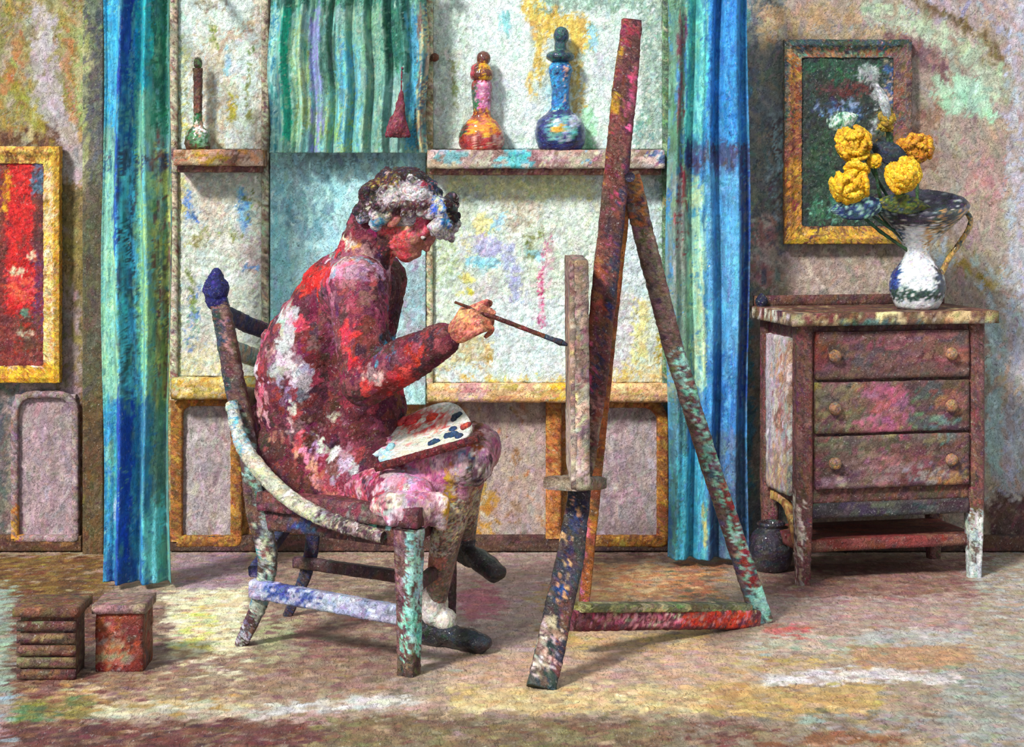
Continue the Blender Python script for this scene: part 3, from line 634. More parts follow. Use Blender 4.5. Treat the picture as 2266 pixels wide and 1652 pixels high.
blue = ('5fa29c 6aa89a 78b09a 5a98a0', [
 ('r', (215, -100, 266, 280), '34a0d0 44a8d0 2c90c0 54b4cc', 8), ('r', (262, -100, 305, 340), '1f78b4 4a90a8 1a60a0 5aa0b8', 6), ('l', ([(290, -60), (280, 60), (268, 200)], 18), '143a9a 1f4aa8', 5, .9),
 ('r', (300, -100, 345, 200), '1fa0b4 2ab0b8 1a90a8', 8), ('r', (340, -100, 372, 300), '1f6a58 2a7a62 3a8a70', 8),
 ('r', (300, 200, 345, 330), '6fb4a0 8ac0a0 5aa89a', 12), ('r', (228, 330, 262, 880), '84c0a4 98c8a0 74b4a4 7ab8b4', 8),
 ('l', ([(268, 300), (264, 560)], 14), '1450a4 1f5ab4', 4, .9), ('r', (268, 330, 302, 880), '4ab8e4 60ccf0 36506a 44a8d4 50b8dc 2f4858', 4),
 ('r', (302, 330, 345, 880), '7abca4 8cc494 9ccc84 62b0bc', 8), ('r', (340, 330, 376, 900), '7d8f60 a8b46a c0cc72 5f7a60 6a4a44', 8), ('r', (225, 340, 376, 380), '3a5a78 4a4a5a 3a6a88', 8, .55),
 ('r', (222, 885, 262, 1320), '2a88b4 3a94bc 2478a8 3a9aa8', 6), ('r', (256, 880, 292, 1320), '1048b0 1a50c0 1a58b0', 6), ('r', (290, 890, 345, 1320), '2f86b4 4a98b0 2a78a8', 6), ('r', (340, 900, 376, 1130), '5a8a86 6a9484', 8),
 ('l', ([(345, 1130), (340, 1260)], 34), '5cc0cc 6accd4', 5), ('r', (222, 1240, 330, 1330), '2460a4 1f4c94', 12, .7), ('l', ([(250, 1090), (250, 1150)], 5), 'a8b8d8', 3, .8)])
curtain('curtain', 224, 378, -90, 5.66, .02, blue, 'long blue and teal curtain hanging left of the pale window', 81, 2.5, .03)
bluer = ('3f86bc 4a90c4 3a7ab0', [
 ('r', (1470, -100, 1512, 400), '6a9a80 5a8a70 7aa890 4a6a58', 8), ('l', ([(1505, 40), (1505, 260)], 14), '6a3a44 7a4a4c 4a6a70', 6, .8),
 ('r', (1515, -100, 1565, 330), '6accc4 84d4c8 5ab8bc 4aa8b4', 8), ('r', (1562, -100, 1650, 330), '2a80c8 3a90d4 2470b8 3f9ad0', 8),
 ('r', (1520, 318, 1660, 372), '3a4878 4a5a88 4a4058', 6, .85), ('r', (1480, 372, 1530, 880), '7a8c84 8aa090 6a8a7a', 8), ('r', (1496, 384, 1530, 600), '8a958c 9aa49a 7a8480', 5, .9), ('r', (1504, 382, 1527, 402), '7a2a34 8a343c', 3), ('l', ([(1499, 414), (1527, 417)], 6), '7a3440 8a444a', 2, .9), ('l', ([(1499, 430), (1527, 433)], 6), '7a3440 8a444a', 2, .9), ('l', ([(1499, 444), (1527, 447)], 6), '7a3440 8a444a', 2, .9), ('l', ([(1499, 474), (1527, 477)], 6), '7a3440 8a444a', 2, .9), ('l', ([(1499, 492), (1527, 495)], 6), '7a3440 8a444a', 2, .9), ('l', ([(1499, 512), (1527, 515)], 6), '7a3440 8a444a', 2, .9), ('l', ([(1499, 528), (1527, 531)], 6), '7a3440 8a444a', 2, .9), ('l', ([(1499, 546), (1527, 549)], 6), '7a3440 8a444a', 2, .9), ('l', ([(1499, 560), (1527, 563)], 6), '7a3440 8a444a', 2, .9),
 ('r', (1525, 400, 1560, 860), '9cd0bc aad8b4 c8dcac 84c0bc', 8), ('r', (1560, 370, 1632, 780), '56a4d0 68b4dc 4a94c4 5a90c0', 10), ('r', (1560, 780, 1650, 980), '2a70b4 3a80bc 4a90c0 24609c', 10),
 ('r', (1636, 370, 1660, 900), '24469a 3a5a98 5a6a80', 5), ('r', (1480, 880, 1520, 1280), '3f7a80 4a8a90 3a6a70', 8), ('r', (1496, 1000, 1568, 1260), '4ab4d0 5ac0d8 3a9cbc', 6, .9),
 ('r', (1566, 960, 1660, 1280), '3c5f88 4a6a8c 34507a 5a7a90', 8), ('l', ([(1566, 860), (1572, 900)], 12), '3a90d0', 4), ('l', ([(1560, 1120), (1562, 1240)], 5), 'c8c878', 3, .7)])
curtain('curtain', 1478, 1658, -90, 5.98, .03, bluer, 'long bright blue curtain hanging between the easel and the wooden chest', 84, 3, .03, ph=2)
green = ('7ab0a4 8ab8a4 6aa098 a0c0a8', [
 ('r', (592, 0, 618, 340), 'a8d4d0 8ac0bc 3a8aa0', 6), ('l', ([(633, 20), (633, 300)], 16), '14a48c 20b498 1a8a80', 5), ('r', (645, 60, 685, 300), 'a8c89a 6fb0a0 b0d0c0 8aa060', 8, .9),
 ('l', ([(702, 10), (700, 330)], 24), '8f94c8 848ac0 7a9ab0', 6), ('r', (718, 0, 745, 200), '5a8070 3a6a58', 10), ('r', (740, 90, 800, 320), '54b4dc 4a9cc0 6ab0a8 8ac0a0', 12, .75),
 ('r', (690, 200, 800, 340), '9ac070 7ab0a0 6ab0b8', 16, .6), ('r', (800, 0, 860, 330), '7aa890 5a9080 6fa09a 94b49a', 10), ('r', (850, -60, 905, 170), '22604e 2a7060 1f5048 3a8068', 10),
 ('r', (855, 170, 905, 320), '8abcb4 7aaca8 9ac4bc', 12), ('r', (900, 20, 925, 330), '3a8aa0 4aa0c0 5ab4d8', 6), ('r', (922, 0, 950, 330), 'c8bc8a 7a5a58 3a6a80', 5, .8), ('r', (590, -100, 950, 12), '3a7a68 2a5a50 4a8a7a', 8, .8)])
curtain('short_curtain', 594, 946, -60, YW-.17, P(0, 338, YW-.17)[2], green, 'short green and turquoise curtain hanging between two pale windows', 87, 8, .018)

# dark red tassel on the green curtain
b = Blob(); Yt = YW-.225
b.limb([P(888, 208, Yt), P(886, 236, Yt)], [.008, .012]); b.limb([P(886, 236, Yt), P(880, 285, Yt)], [.014, .028])
b.ball(P(886, 232, Yt), .015)
for k in range(7): b.limb([P(880+(k-3)*4, 262, Yt-.008*(k % 2)), P(880+(k-3)*8, 300, Yt-.01*(k % 2))], [.008, .007])
b.limb([P(888, 212, Yt), P(890, 150, Yt+.03)], [.004, .004])
v, f = b.skin(.005, 3); o = add('tassel', v, f, '6a2434 7a2c3c 5a2030 8a4a54', M_cloth, None, .015, seed=5)
tag(o, 'small dark red tassel hanging on the green curtain above the painter', 'tassel')

# ------------------------------------------------------------------ framed paintings
def framed(name, x0, y0, x1, y1, Y, fw, flay, clay, label, seed, ang=80):
    r = empty(name, P((x0+x1)/2, y1, Y), label, 'painting', 'framed paintings on the wall')
    h = fw/2
    pts = [(x0+h, y0+h), (x1-h, y0+h), (x1-h, y1-h), (x0+h, y1-h)]
    vs = []
    # mitred frame: outer step and inner lip, one mesh
    prof = [(-h, .02), (-h, -.022), (-h*.3, -.03), (h*.35, -.016), (h, -.012), (h, .02)]
    W = []
    k = .0055*F/Y
    cr = [(x0, y0), (x1, y0), (x1, y1), (x0, y1)]
    for a, dy in resample([(p[0]*Y/F, p[1], 0) for p in prof], .006)[:, :2]:
        m = a*F/Y+h; ring = []
        c = [(x0+m, y0+m), (x1-m, y0+m), (x1-m, y1-m), (x0+m, y1-m)]
        for q in range(4):
            p0, p1 = c[q], c[(q+1) % 4]; L = [int(abs(x1-x0)/k), int(abs(y1-y0)/k)][q % 2]
            for t in np.linspace(0, 1, L, endpoint=False): ring.append(P(p0[0]+(p1[0]-p0[0])*t, p0[1]+(p1[1]-p0[1])*t, Y)+[0, dy, 0])
        W.append(ring)
    n = len(W[0]); m = len(W); v = np.array(W).reshape(-1, 3)
    i = np.arange(m-1)[:, None]*n+np.arange(n)[None, :]; j = np.arange(m-1)[:, None]*n+((np.arange(n)+1) % n)[None, :]
    f = np.stack([i.ravel(), j.ravel(), j.ravel()+n, i.ravel()+n], 1)
    add('frame', v, f, flay, M_wood, r, .03, (1, 1, 1), seed, .12, .004)
    flat('canvas', x0+fw-4, y0+fw-4, x1-fw+4, y1-fw+4, Y, clay, seed+1, M_wall, r, .015, ang=ang, aj=40, rel=.005, fine=True)
    return r
framed('framed_painting', -120, 322, 137, 848, YW-.035, 42,
  ('d8a430 c8922c e0b858 b88028', [('r', (-200, 318, 110, 370), 'd8a850 e0b868 c89040 8a5a28', 6), ('r', (95, 370, 118, 800), 'd8bc88 c8a470 e0cca0', 6, .8), ('r', (-200, 812, 140, 850), 'd8a020 e8b428 c08a20', 6), ('r', (-200, 790, 100, 815), '5a2a1c d8c0a0 7a4a28', 5, .8)]),
  ('7a2a2a 6a3030 8a3a30', [('r', (15, 360, 80, 700), 'd02420 c01c20 e03028 b81820', 10), ('e', (95, 400, 26, 30), '5a7a94 3a4a5a', 6), ('r', (75, 430, 110, 560), '4a2428 5a3030 6a3a3a', 8, .9),
    ('r', (75, 560, 105, 760), '7a2a4a 5a2a4a 6a3a6a', 8, .7), ('e', (50, 640, 30, 30), 'e04830 e86a48 d84050', 10, .8), ('e', (70, 566, 10, 8), 'e8c8a8', 2), ('e', (35, 600, 22, 8), 'e0d8b0', 3, .8), ('e', (14, 420, 10, 50), 'b8641c d8a020', 6, .8), ('r', (30, 690, 90, 780), '5a3028 6a3a30 a8281c', 10, .8), ('e', (55, 690, 10, 10), '5a8a70', 3), ('e', (60, 740, 26, 12), 'b8a890 7a3a2a', 5, .5)]),
  'red painting in a gold frame on the wall left of the blue curtain', 91)
framed('framed_painting', 1732, 86, 2018, 542, YW-.035, 44,
  ('6a4638 7a4e34 5a3c34 8a5a3c', [('r', (1725, 80, 2030, 112), '1f3038 28404a 2a3a30 3a4a44', 6), ('r', (1725, 80, 1748, 300), '26363c 3a4a48 6a5a40', 6, .8), ('r', (1745, 108, 1990, 140), '8a5a38 7a6a54 a86840 6a8478', 8), ('r', (1746, 130, 1770, 520), '8a5a30 a06a34 7a3a34 b88038', 6), ('r', (1726, 360, 1785, 545), 'b07c2c c88c30 8a5a2c', 12, .7), ('r', (1740, 505, 1990, 545), 'c89830 b8882c d8a83c a8803c', 8), ('r', (1975, 100, 2025, 500), '6a5048 7a5a50 5a4444', 8, .8)]),
  ('2a3832 243030 34443a 30302e', [('r', (1780, 130, 1960, 160), '24503c 2f6048 2a4038', 8, .7), ('e', (1870, 195, 55, 22), '5a2c30 6a3434 3a2a2a', 8, .8), ('e', (1880, 165, 60, 18), '2a5a3c 1f4a38', 8, .7), ('e', (1920, 165, 26, 20), '8a9090 7a8488 b0b8b8', 6, .9), ('l', ([(1930, 170), (1945, 230), (1930, 290)], 16), 'a8a8b0 c4c8cc 8a8a90', 6, .8),
    ('r', (1958, 140, 1990, 240), '24406a c8a490 3a5a88', 8, .8), ('e', (1860, 245, 60, 20), '5a78b0 8aa0c0 2a3a5a', 10, .7), ('e', (1865, 270, 34, 22), 'b8d0c0 a0c0b0 2a5a40', 8, .8), ('r', (1790, 290, 1850, 480), '2a4434 3a5440 24382e', 10, .9), ('r', (1790, 440, 1900, 490), '2a5a48 7ac0a8 3a6a4a', 10, .7), ('r', (1940, 240, 1980, 310), 'b08c28 4a4430', 12, .6)]),
  'dark floral painting in a brown and gold frame above the chest of drawers', 95)
# ------------------------------------------------------------------ chest of drawers
TH = math.radians(12); U = np.array([math.cos(TH), math.sin(TH), 0]); Wd = np.array([-math.sin(TH), math.cos(TH), 0]); Z = np.array([0, 0, 1.])
A0 = P(1766, 1300, 5.68); A0[2] = 0; CWd, CD = .635, .35
dlay = ('5f4040 6a4644 553a3c 6f4c46', [
 ('e', (1800, 780, 26, 40), '7a3a30 8a4636', 10, .8), ('r', (1900, 850, 2005, 960), 'a0586c b4647c 8a5462', 10, .85), ('r', (1790, 850, 1900, 960), '6a5f48 5c5444 7a6a50', 12, .8), ('e', (1805, 860, 22, 12), '8f8038', 5, .8),
 ('r', (2005, 860, 2060, 980), '4a5a50 5a6a5c 6a5a50', 12, .7), ('e', (2100, 890, 40, 30), '9a6a48 8a5a48', 14, .7), ('r', (2050, 740, 2160, 800), '8a5648 7a4e48 94605a', 14, .7), ('r', (1950, 740, 2060, 800), '7a5454 8a6260', 14, .6),
 ('r', (1790, 960, 2060, 1000), '4f4a3e 5a5448 7a6a5a', 10, .7), ('e', (2080, 950, 30, 30), '5a7074', 10, .5), ('r', (1860, 1000, 1990, 1090), '7a5c60 6f5458 8a6068 8c7468', 12, .7), ('e', (2095, 1055, 34, 34), 'b0703a a87850 8a6a58', 12, .7),
 ('r', (1790, 1085, 2000, 1115), 'b8607c a85a74 7a4a54', 8, .7), ('e', (2030, 1050, 30, 30), '7a8088', 12, .5), ('e', (1860, 1060, 30, 20), 'a08a7a', 8, .5)])
blay = ('5a3836 643f3a 4f3230 6e4a40', [('r', (1640, 700, 1680, 1080), '5a2a28 4f2426', 6), ('r', (2150, 720, 2200, 1120), '7a4a48 6a3e3e 8a5a50', 8, .8)])
ch = empty('chest_of_drawers', A0, 'dark brown wooden chest of drawers with pale side panel below the floral painting', 'chest of drawers')
zb, zt = .26, .825
def B(name, u, w, z, du, dw, dz, lay, parent=ch, **k):
    return box(name, A0+U*u+Wd*w+Z*z, U*du, Wd*dw, Z*dz, lay, M_wood, parent, **k)
B('body', .012, .012, zb, CWd-.024, CD-.024, zt-zb, blay, seed=1)
tp = ('6a4638 5e3a30 74503c 7a5a44', [('r', (1640, 690, 1770, 735), 'd8c8a8 c0a888 e8e0d0 8a6a50', 8, .7), ('r', (1770, 695, 2200, 712), 'a8946a c0ac78 8a7454 d8cc90', 6, .8), ('r', (1850, 712, 2060, 740), '4a6468 5a7478 3a5058', 6, .9), ('r', (2060, 708, 2200, 735), 'a87a58 a8b4b0 6a4438', 6, .7), ('r', (1640, 640, 2200, 690), '6a4238 5a3830 70483c 4a3028', 6, .9)])
B('top', -.03, -.035, zt, CWd+.06, CD+.05, .038, tp, seed=2, size=.05, stretch=(1.6, 1, 1))
B('back_rail', -.02, CD-.012, zt+.038, CWd+.04, .022, .034, '5e3a32 6a4438 4a2e2a', seed=3)
b = Blob(); c = A0+U*-.005+Wd*(CD-.03)+Z*(zt+.056); b.ball(c, .02); b.limb([c-Z*.02, c+Z*.018], [.014, .009]); v, f = b.skin(.005, 2)
add('finial', v, f, '1c2040 2a2a3a 14183a', M_wood, ch, .015)
sp = B('side_panel', -.002, .07, zb+.02, .02, CD-.14, zt-zb-.07, ('b8aab0 c8bcc4 a89aa0 d0c8cc', [('r', (1715, 760, 1760, 1000), 'b88a7a a87868 c8a898', 8, .6), ('r', (1700, 980, 1770, 1150), 'c4b08c b08c78 a08890', 10, .6)]), seed=4, size=.045, stretch=(1, 1, 1.8), rel=.004)
sp['label'] = 'pale lilac inset side panel'
for k, (a, h_) in enumerate(((.395, .145), (.225, .155), (.05, .16))):
    d = B('drawer', .06, -.006, zb+a, CWd-.12, .03, h_, dlay, seed=10+k, size=.055, stretch=(1.5, 1, .8), rel=.003)
    for s in (.115, CWd-.125):
        b = Blob(); q = A0+U*s+Wd*(-.022)+Z*(zb+a+h_/2); b.ell(q, np.diag([.02, .013, .02])); b.limb([q, q+Wd*.02], [.01, .01]); v, f = b.skin(.005, 2)
        kn = add('knob', v, f, '8a6248 9a7458 7a6a60 a87a4c', M_wood, d, .014, seed=k)
def leg_lay(w=0): return ('6a4440 7a4e48 5a3a38', [('r', (1738, 1080, 1775, 1310), 'c0b0a8 d4c8c0 a88a84 8a5a58', 8, .75), ('r', (2135, 1120, 2178, 1290), 'c4ccc8 d4dcd8 aab8b8', 5, .9), ('r', (2178, 1120, 2215, 1290), '6a3c40 5a3438', 5, .9)])
for (u, w_) in ((0, 0), (CWd-.05, 0), (0, CD-.05), (CWd-.05, CD-.05)):
    p0 = A0+U*(u+.025)+Wd*(w_+.025)
    bar('leg', [p0+Z*(zt-.002), p0+Z*zb, p0+Z*.001], .05, .05, leg_lay(), M_wood, ch, up=U, size=.03, seed=int(u*100+w_*31)+7, taper=[1, 1, .72], step=.007, stretch=(1, 1, 2))
B('lower_shelf', .02, .03, .105, CWd-.04, CD-.06, .035, '6a2e28 7a3a30 5a2824 7a4a3e', seed=15, size=.06, stretch=(3, 1, 1))
B('apron', .05, .006, zb-.045, CWd-.10, .02, .045, '3a3032 2f2a30 4a4444 5a5450', seed=16, size=.06, stretch=(3, 1, .7))
q0, q1 = A0+U*.02+Wd*.055, A0+U*.02+Wd*(CD-.055)
bar('side_bracket', [q0+Z*.13, q0+Wd*.05+Z*.2, q0+Wd*.12+Z*.245, q1-Wd*.02+Z*.25], .02, .03, 'c09a50 d0b070 8a5a34', M_wood, ch, smoothp=True, step=.007)

pc = P(1706, 0, 5.93)
v, f = lathe_np([(.03, 0), (.055, .01), (.07, .06), (.062, .115), (.04, .14), (.046, .155), (.038, .158), (.03, .13), (.02, .03)], (pc[0], 5.93, .002), 40, .005)
pe = empty('round_pot', (pc[0], 5.93, 0), 'small round black pot on the floor beneath the chest of drawers', 'pot')
add('pot_body', v, f, '241f26 2e262c 1f2230 38303a', M_glaze, pe, .03, seed=3)
# ------------------------------------------------------------------ vase with yellow flowers
Yv = 5.86; vx = P(2030, 0, Yv)[0]; zv = zt+.038+.002
vs = empty('vase', (vx, Yv, zv), 'white and navy vase with wide dark flared mouth standing on the chest', 'vase')
vl = ('e0e4e8 eef0f2 d0d4dc c8d0d8', [
 ('r', (1930, 545, 1992, 650), '1a2a78 24388a 16205a 3a5a98', 5), ('r', (2070, 540, 2110, 655), '1f2a3c 2a3648 182030', 5, .9), ('r', (1960, 640, 2110, 665), '2a4a40 1f3a34 3a5a50', 5, .8),  # navy flanks; the dark green foot is shadow painted onto the vase
 ('r', (1940, 470, 2000, 565), '1f3040 2a3a38 24507a e0e4e8', 6, .8), ('r', (2040, 500, 2060, 560), 'c89a6a b88a50 e0c8a0', 5, .7), ('r', (1800, 360, 2180, 500), '26303a 2a2440 1f2f2c 3a3048 4a4058', 8), ('r', (2060, 460, 2170, 520), '28383a c89a58 1f2f30', 6, .8),
 ('e', (2110, 420, 34, 20), '3a3450 8a94a8 2a2848', 8, .8), ('r', (1900, 450, 1990, 490), 'b8d8cc 2a4a4a 1a2a4a', 8, .7)])
prof = [(.050, 0), (.068, .012), (.086, .06), (.082, .105), (.055, .145), (.040, .17), (.040, .195), (.058, .225), (.10, .27), (.135, .31), (.155, .345)]
inner = [(.150, .350), (.128, .318), (.09, .278), (.046, .235), (.03, .2), (.028, .12)]
def tl(ring, r, z):
    if z > .2:
        k = min(1, (z-.2)/.13); ring = ring.copy(); ring[:, 2] += ring[:, 1]*.24*k; ring[:, 0] += .010*k
    return ring
pf = resample(smooth_path(prof, 8), .005); pi_ = resample(smooth_path(inner, 8), .006); full = np.vstack([pf, pi_])
t = np.linspace(0, 2*PI, 64, endpoint=False); rings = []
for r, z in full:
    rings.append(tl(np.stack([np.cos(t)*r, np.sin(t)*r, np.full(64, z)], 1), r, z)+[vx, Yv, zv])
v = np.vstack(rings); n = 64; m = len(full)
i = np.arange(m-1)[:, None]*n+np.arange(n)[None, :]; j = np.arange(m-1)[:, None]*n+((np.arange(n)+1) % n)[None, :]
add('vase_body', v, np.stack([i.ravel(), j.ravel(), j.ravel()+n, i.ravel()+n], 1), vl, M_glaze, vs, .02, (1, 1, 1), 3, .08, .003)
bar('handle', [(vx+.150, Yv-.01, zv+.325), (vx+.168, Yv-.02, zv+.28), (vx+.135, Yv-.03, zv+.22), (vx+.098, Yv-.03, zv+.17), (vx+.074, Yv-.02, zv+.115)], .014, .014, 'b88a3c 8a6a3a 2a3a38 c8a060', M_glaze, vs, 'round', smoothp=True, step=.005, size=.015)
rng = np.random.default_rng(8)
def flower(px, py, Y, R, lay, label, seed, sq=1.0, rot=0):
    c = P(px, py, Y); r = empty('yellow_flower', c, label, 'flower', 'yellow flowers in the vase')
    rg = np.random.default_rng(seed); b = Blob()
    b.ball(c, R*.42)
    for k in range(13):
        ph = k*2.4+rg.uniform(-.4, .4); q = (k+1)/13; el = q*1.4
        d = np.array([math.cos(ph)*math.sin(el), -math.cos(el)*.8, math.sin(ph)*math.sin(el)*sq])
        cc = c+d*R*.62*(.6+.4*q)
        n = d/np.linalg.norm(d); t1 = np.cross(n, [0, 1, .1]); t1 /= np.linalg.norm(t1)+1e-9; t2 = np.cross(n, t1)
        tw = rg.uniform(-1.0, 1.0); n2 = n*math.cos(tw)+t2*math.sin(tw); t3 = np.cross(n2, t1)
        M = np.stack([t1*R*.46, t3*R*.40, n2*R*.075], 1); b.ell(cc, M)
    v, f = b.skin(.0034, 1); v += (rg.random(v.shape)-.5)*.0025
    add('petals', v, f, lay, M_petal, r, .012, (1, 1, 1), seed, .1, .005)
    base = np.array([vx+.01, Yv, zv+.16]); mid = (c+base)/2+np.array([(c[0]-base[0])*.25, 0, .01])
    bar('stem', [c+np.array([0, .01, 0]), mid, base], .007, .007, '3a5a34 2a4a30', M_petal, r, 'round', smoothp=True, step=.008)
    return r
Yl = 'f4b414 f8c428 e0980c f0a818 ffd24a'
flower(1882, 408, 5.72, .086, (Yl, []), 'large yellow rose lowest on the left in the vase', 21)
flower(1890, 318, 5.76, .074, ('f0b018 e0a014 f8c838 c88a1c', []), 'yellow rose upper left in the vase, tilted in front of the frame', 22, 1.1)
flower(2000, 388, 5.66, .074, (Yl, []), 'yellow rose low in the middle just above the dark vase mouth', 23, .8)
flower(2030, 326, 5.82, .078, ('c07a24 e0981c d08a20 a8602a f0b424', []), 'brownish orange rose highest on the right in the vase', 24, .7)
flower(1935, 356, 5.76, .028, (Yl, []), 'smallest yellow bud in the centre of the bouquet', 25)
flower(1962, 265, 5.84, .034, ('a88828 c09a30 8a7a30', []), 'dull olive yellow bud at the top of the bouquet', 26, 1.5)
def leaf(px, py, Y, L, Wd_, ang, lay, label, seed):
    c = P(px, py, Y); nu, nv = 26, 12; gu, gv = np.meshgrid(np.linspace(0, 1, nu), np.linspace(-1, 1, nv))
    wv = np.sin(np.clip(gu, 0, 1)**.8*PI)*Wd_/2; x = (gu-.5)*L; z = gv*wv; y = -.25*L*np.sin(gu*PI)+abs(gv)*.012
    ca, sa = math.cos(ang), math.sin(ang)
    v = np.stack([c[0]+(x*ca-z*sa).ravel(), c[1]+y.ravel(), c[2]+(x*sa+z*ca).ravel()], 1)
    v2 = v+[0, .004, 0]; f = grid_faces(nv, nu); 
    ring = np.concatenate([np.arange(nu), np.arange(1, nv)*nu+nu-1, (nv-1)*nu+np.arange(nu-2, -1, -1), np.arange(nv-2, 0, -1)*nu]); r2 = np.roll(ring, -1)
    fs = np.stack([ring, ring+len(v), r2+len(v), r2], 1)
    e = empty('leaf_sprig', c, label, 'leaf', 'dark leaves around the bouquet')
    add('leaf_blade', np.vstack([v, v2]), np.vstack([f, f[:, ::-1]+len(v), fs]), lay, M_petal, e, .016, seed=seed, rel=.002)
    base = np.array([vx, Yv, zv+.2])
    bar('stem', [c, (c+base)/2+[0, .01, 0], base], .006, .006, '2a4a30 34553a', M_petal, e, 'round', smoothp=True, step=.01)
leaf(1905, 458, 5.74, .19, .075, .12, '1c2c58 24386a 1f3a4a 9ac8b8', 'dark blue leaf lowest under the large left rose', 1)
leaf(2000, 452, 5.72, .17, .06, -.1, '5a6a20 7a7a24 3a4a24 1f2f4a', 'olive leaf lying over the dark vase mouth', 2)
leaf(1975, 345, 5.80, .15, .07, -.5, '1f2a3a 24303c 2a2f38', 'blackish leaf between the two right roses', 3)
leaf(1868, 268, 5.82, .10, .06, .4, 'b8d0c0 2f6a48 8ab8a0 d8e0d8', 'pale mint leaf above the upper left rose', 4)
leaf(1955, 235, 5.84, .15, .03, -1.3, '9a9ca0 b8bcc0 c8ccd0 7a8084', 'thin silver grey leaf rising above the bouquet', 5)

# ------------------------------------------------------------------ boxes on the floor
def crate(name, x0, x1, yb, Yf, h, d, lay, top, label, seed, slats=0):
    xa = P(x0, 0, Yf)[0]; xb = P(x1, 0, Yf)[0]
    r = empty(name, ((xa+xb)/2, Yf+d/2, 0), label, 'box')
    if slats:
        hh = h-.012
        box('body', (xa+.008, Yf+.008, .002), (xb-xa-.016, 0, 0), (0, d-.016, 0), (0, 0, hh), lay, M_wood, r, .008, .04, seed, stretch=(2, 1, .6))
        for k in range(slats):
            z = .006+k*(hh-.02)/slats
            box('slat', (xa, Yf, z), (xb-xa, 0, 0), (0, .012, 0), (0, 0, (hh-.02)/slats-.008), lay, M_wood, r, .007, .04, seed+k, stretch=(3, 1, .5))
    else:
        box('body', (xa, Yf, .002), (xb-xa, 0, 0), (0, d, 0), (0, 0, h-.016), lay, M_wood, r, .008, .045, seed, stretch=(2, 1, .8), rel=.003)
    box('lid', (xa-.008, Yf-.008, h-.018), (xb-xa+.016, 0, 0), (0, d+.016, 0), (0, 0, .018), top, M_wood, r, .008, .04, seed+9, rel=.003)
crate('wooden_box', 214, 314, 1490, 4.68, .175, .13, ('7a2e22 8a3a28 6a2a20', [('r', (214, 1390, 280, 1480), '8a7a68 9a8a74 a8684a', 12, .7), ('r', (290, 1340, 330, 1480), '4a3a34 7a3022', 8, .6)]), '8a7066 a08878 7a5c52', 'small reddish brown wooden box on the floor below the blue curtain', 120)
crate('wooden_crate', 38, 166, 1510, 4.60, .185, .14, ('4e2c2c 5a3430 432626 6a4438 7a6a50', []), '5a3a2c 6a4a34 7a5a3a', 'low dark maroon slatted crate at the left edge of the floor', 130, 5)

# ------------------------------------------------------------------ easel
e = empty('easel', P(1285, 1400, 4.9), 'tall dark brown wooden easel with splayed legs right of the painter', 'easel')
mast = ('5a3030 6a3a34 4a2a2c 7a4a3c', [('l', ([(1375, 80), (1330, 420)], 8), 'b88a20 8a1f28 c8a028', 4, .5), ('r', (1370, 40, 1420, 75), '8a2a40 a83a50 4a2020', 6, .8), ('l', ([(1410, 130), (1335, 620), (1300, 860)], 10), 'a83a68 c85080 6a2a4a', 8, .55),
   ('l', ([(1395, 350), (1315, 860)], 14), '2a2a50 3a3050 242448', 8, .5), ('r', (1280, 540, 1345, 720), '8a4a34 7a4030 94583c', 12, .6), ('r', (1270, 860, 1330, 1090), '7a6458 8a7060 4a3a38 a08464', 12, .6)])
T0, T1, T2 = P(1399, 44, 4.86), P(1313, 880, 4.80), P(1283, 1100, 4.78)
bar('mast', [T0, P(1382, 200, 4.85), P(1350, 520, 4.83), T1, T2], .056, .035, mast, M_wood, e, up=(0, 1, 0), step=.006, size=.03, taper=[.8, 1, 1.05, 1.0, .7], stretch=(1, 1, 2), rel=.004)
lowl = ('1f2438 2a2c3c 3a3030 4a3a38', [('l', ([(1275, 1110), (1240, 1330)], 12), '1f2f5a 182444 c8946a 2a3a6a', 5, .9), ('l', ([(1262, 1100), (1215, 1380)], 10), 'a87a58 c89a78 3a2a2a', 6, .5), ('r', (1180, 1360, 1240, 1500), 'b8a894 8a7468 d8d0c8 6a5048', 10, .8), ('r', (1230, 1330, 1300, 1500), '6a3a2a 5a2a3a 7a4a34', 10, .6), ('r', (1150, 1490, 1250, 1560), '2a3436 3a4444', 6, .9)])
fY = CH*F/(1525-HZ); Fb = P(1198, 1525, fY)
bar('front_leg', [P(1288, 1050, 4.735), P(1262, 1230, 4.68), Fb+[0, 0, .002]], .062, .034, lowl, M_wood, e, up=(0, 1, 0), step=.006, size=.028, taper=[.75, 1, 1.05], stretch=(1, 1, 2), rel=.004)
rY = CH*F/(1378-HZ)
rl = ('6a5450 7a6058 5a4444 8a7068', [('l', ([(1395, 370), (1420, 480)], 40), 'a8602c 8a4a28 3a3048 b87038', 8, .8), ('l', ([(1500, 780), (1560, 960), (1680, 1340)], 34), '9ae0c8 84ccb8 a8e8d4 4a6a70 6a3440', 8, .8), ('l', ([(1600, 1060), (1665, 1290)], 12), '8a2a2c a03434', 6, .7), ('l', ([(1540, 1010), (1640, 1300)], 10), '4a4468 5a5a78', 6, .5), ('e', (1685, 1340, 24, 44), '94e0cc a8ecd8 84c8c0', 6, .8)])
bar('rear_leg', [P(1392, 385, 4.885), P(1425, 520, 4.93), P(1487, 760, 5.03), P(1575, 1040, rY-.09), P(1688, 1376, rY)+[0, 0, .002]], .047, .03, rl, M_wood, e, up=(0, 1, 0), step=.006, size=.024, taper=[1, 1, 1.0, .95, 1.1], stretch=(1, 1, 1.5), rel=.004)
tY = CH*F/(1395-HZ)
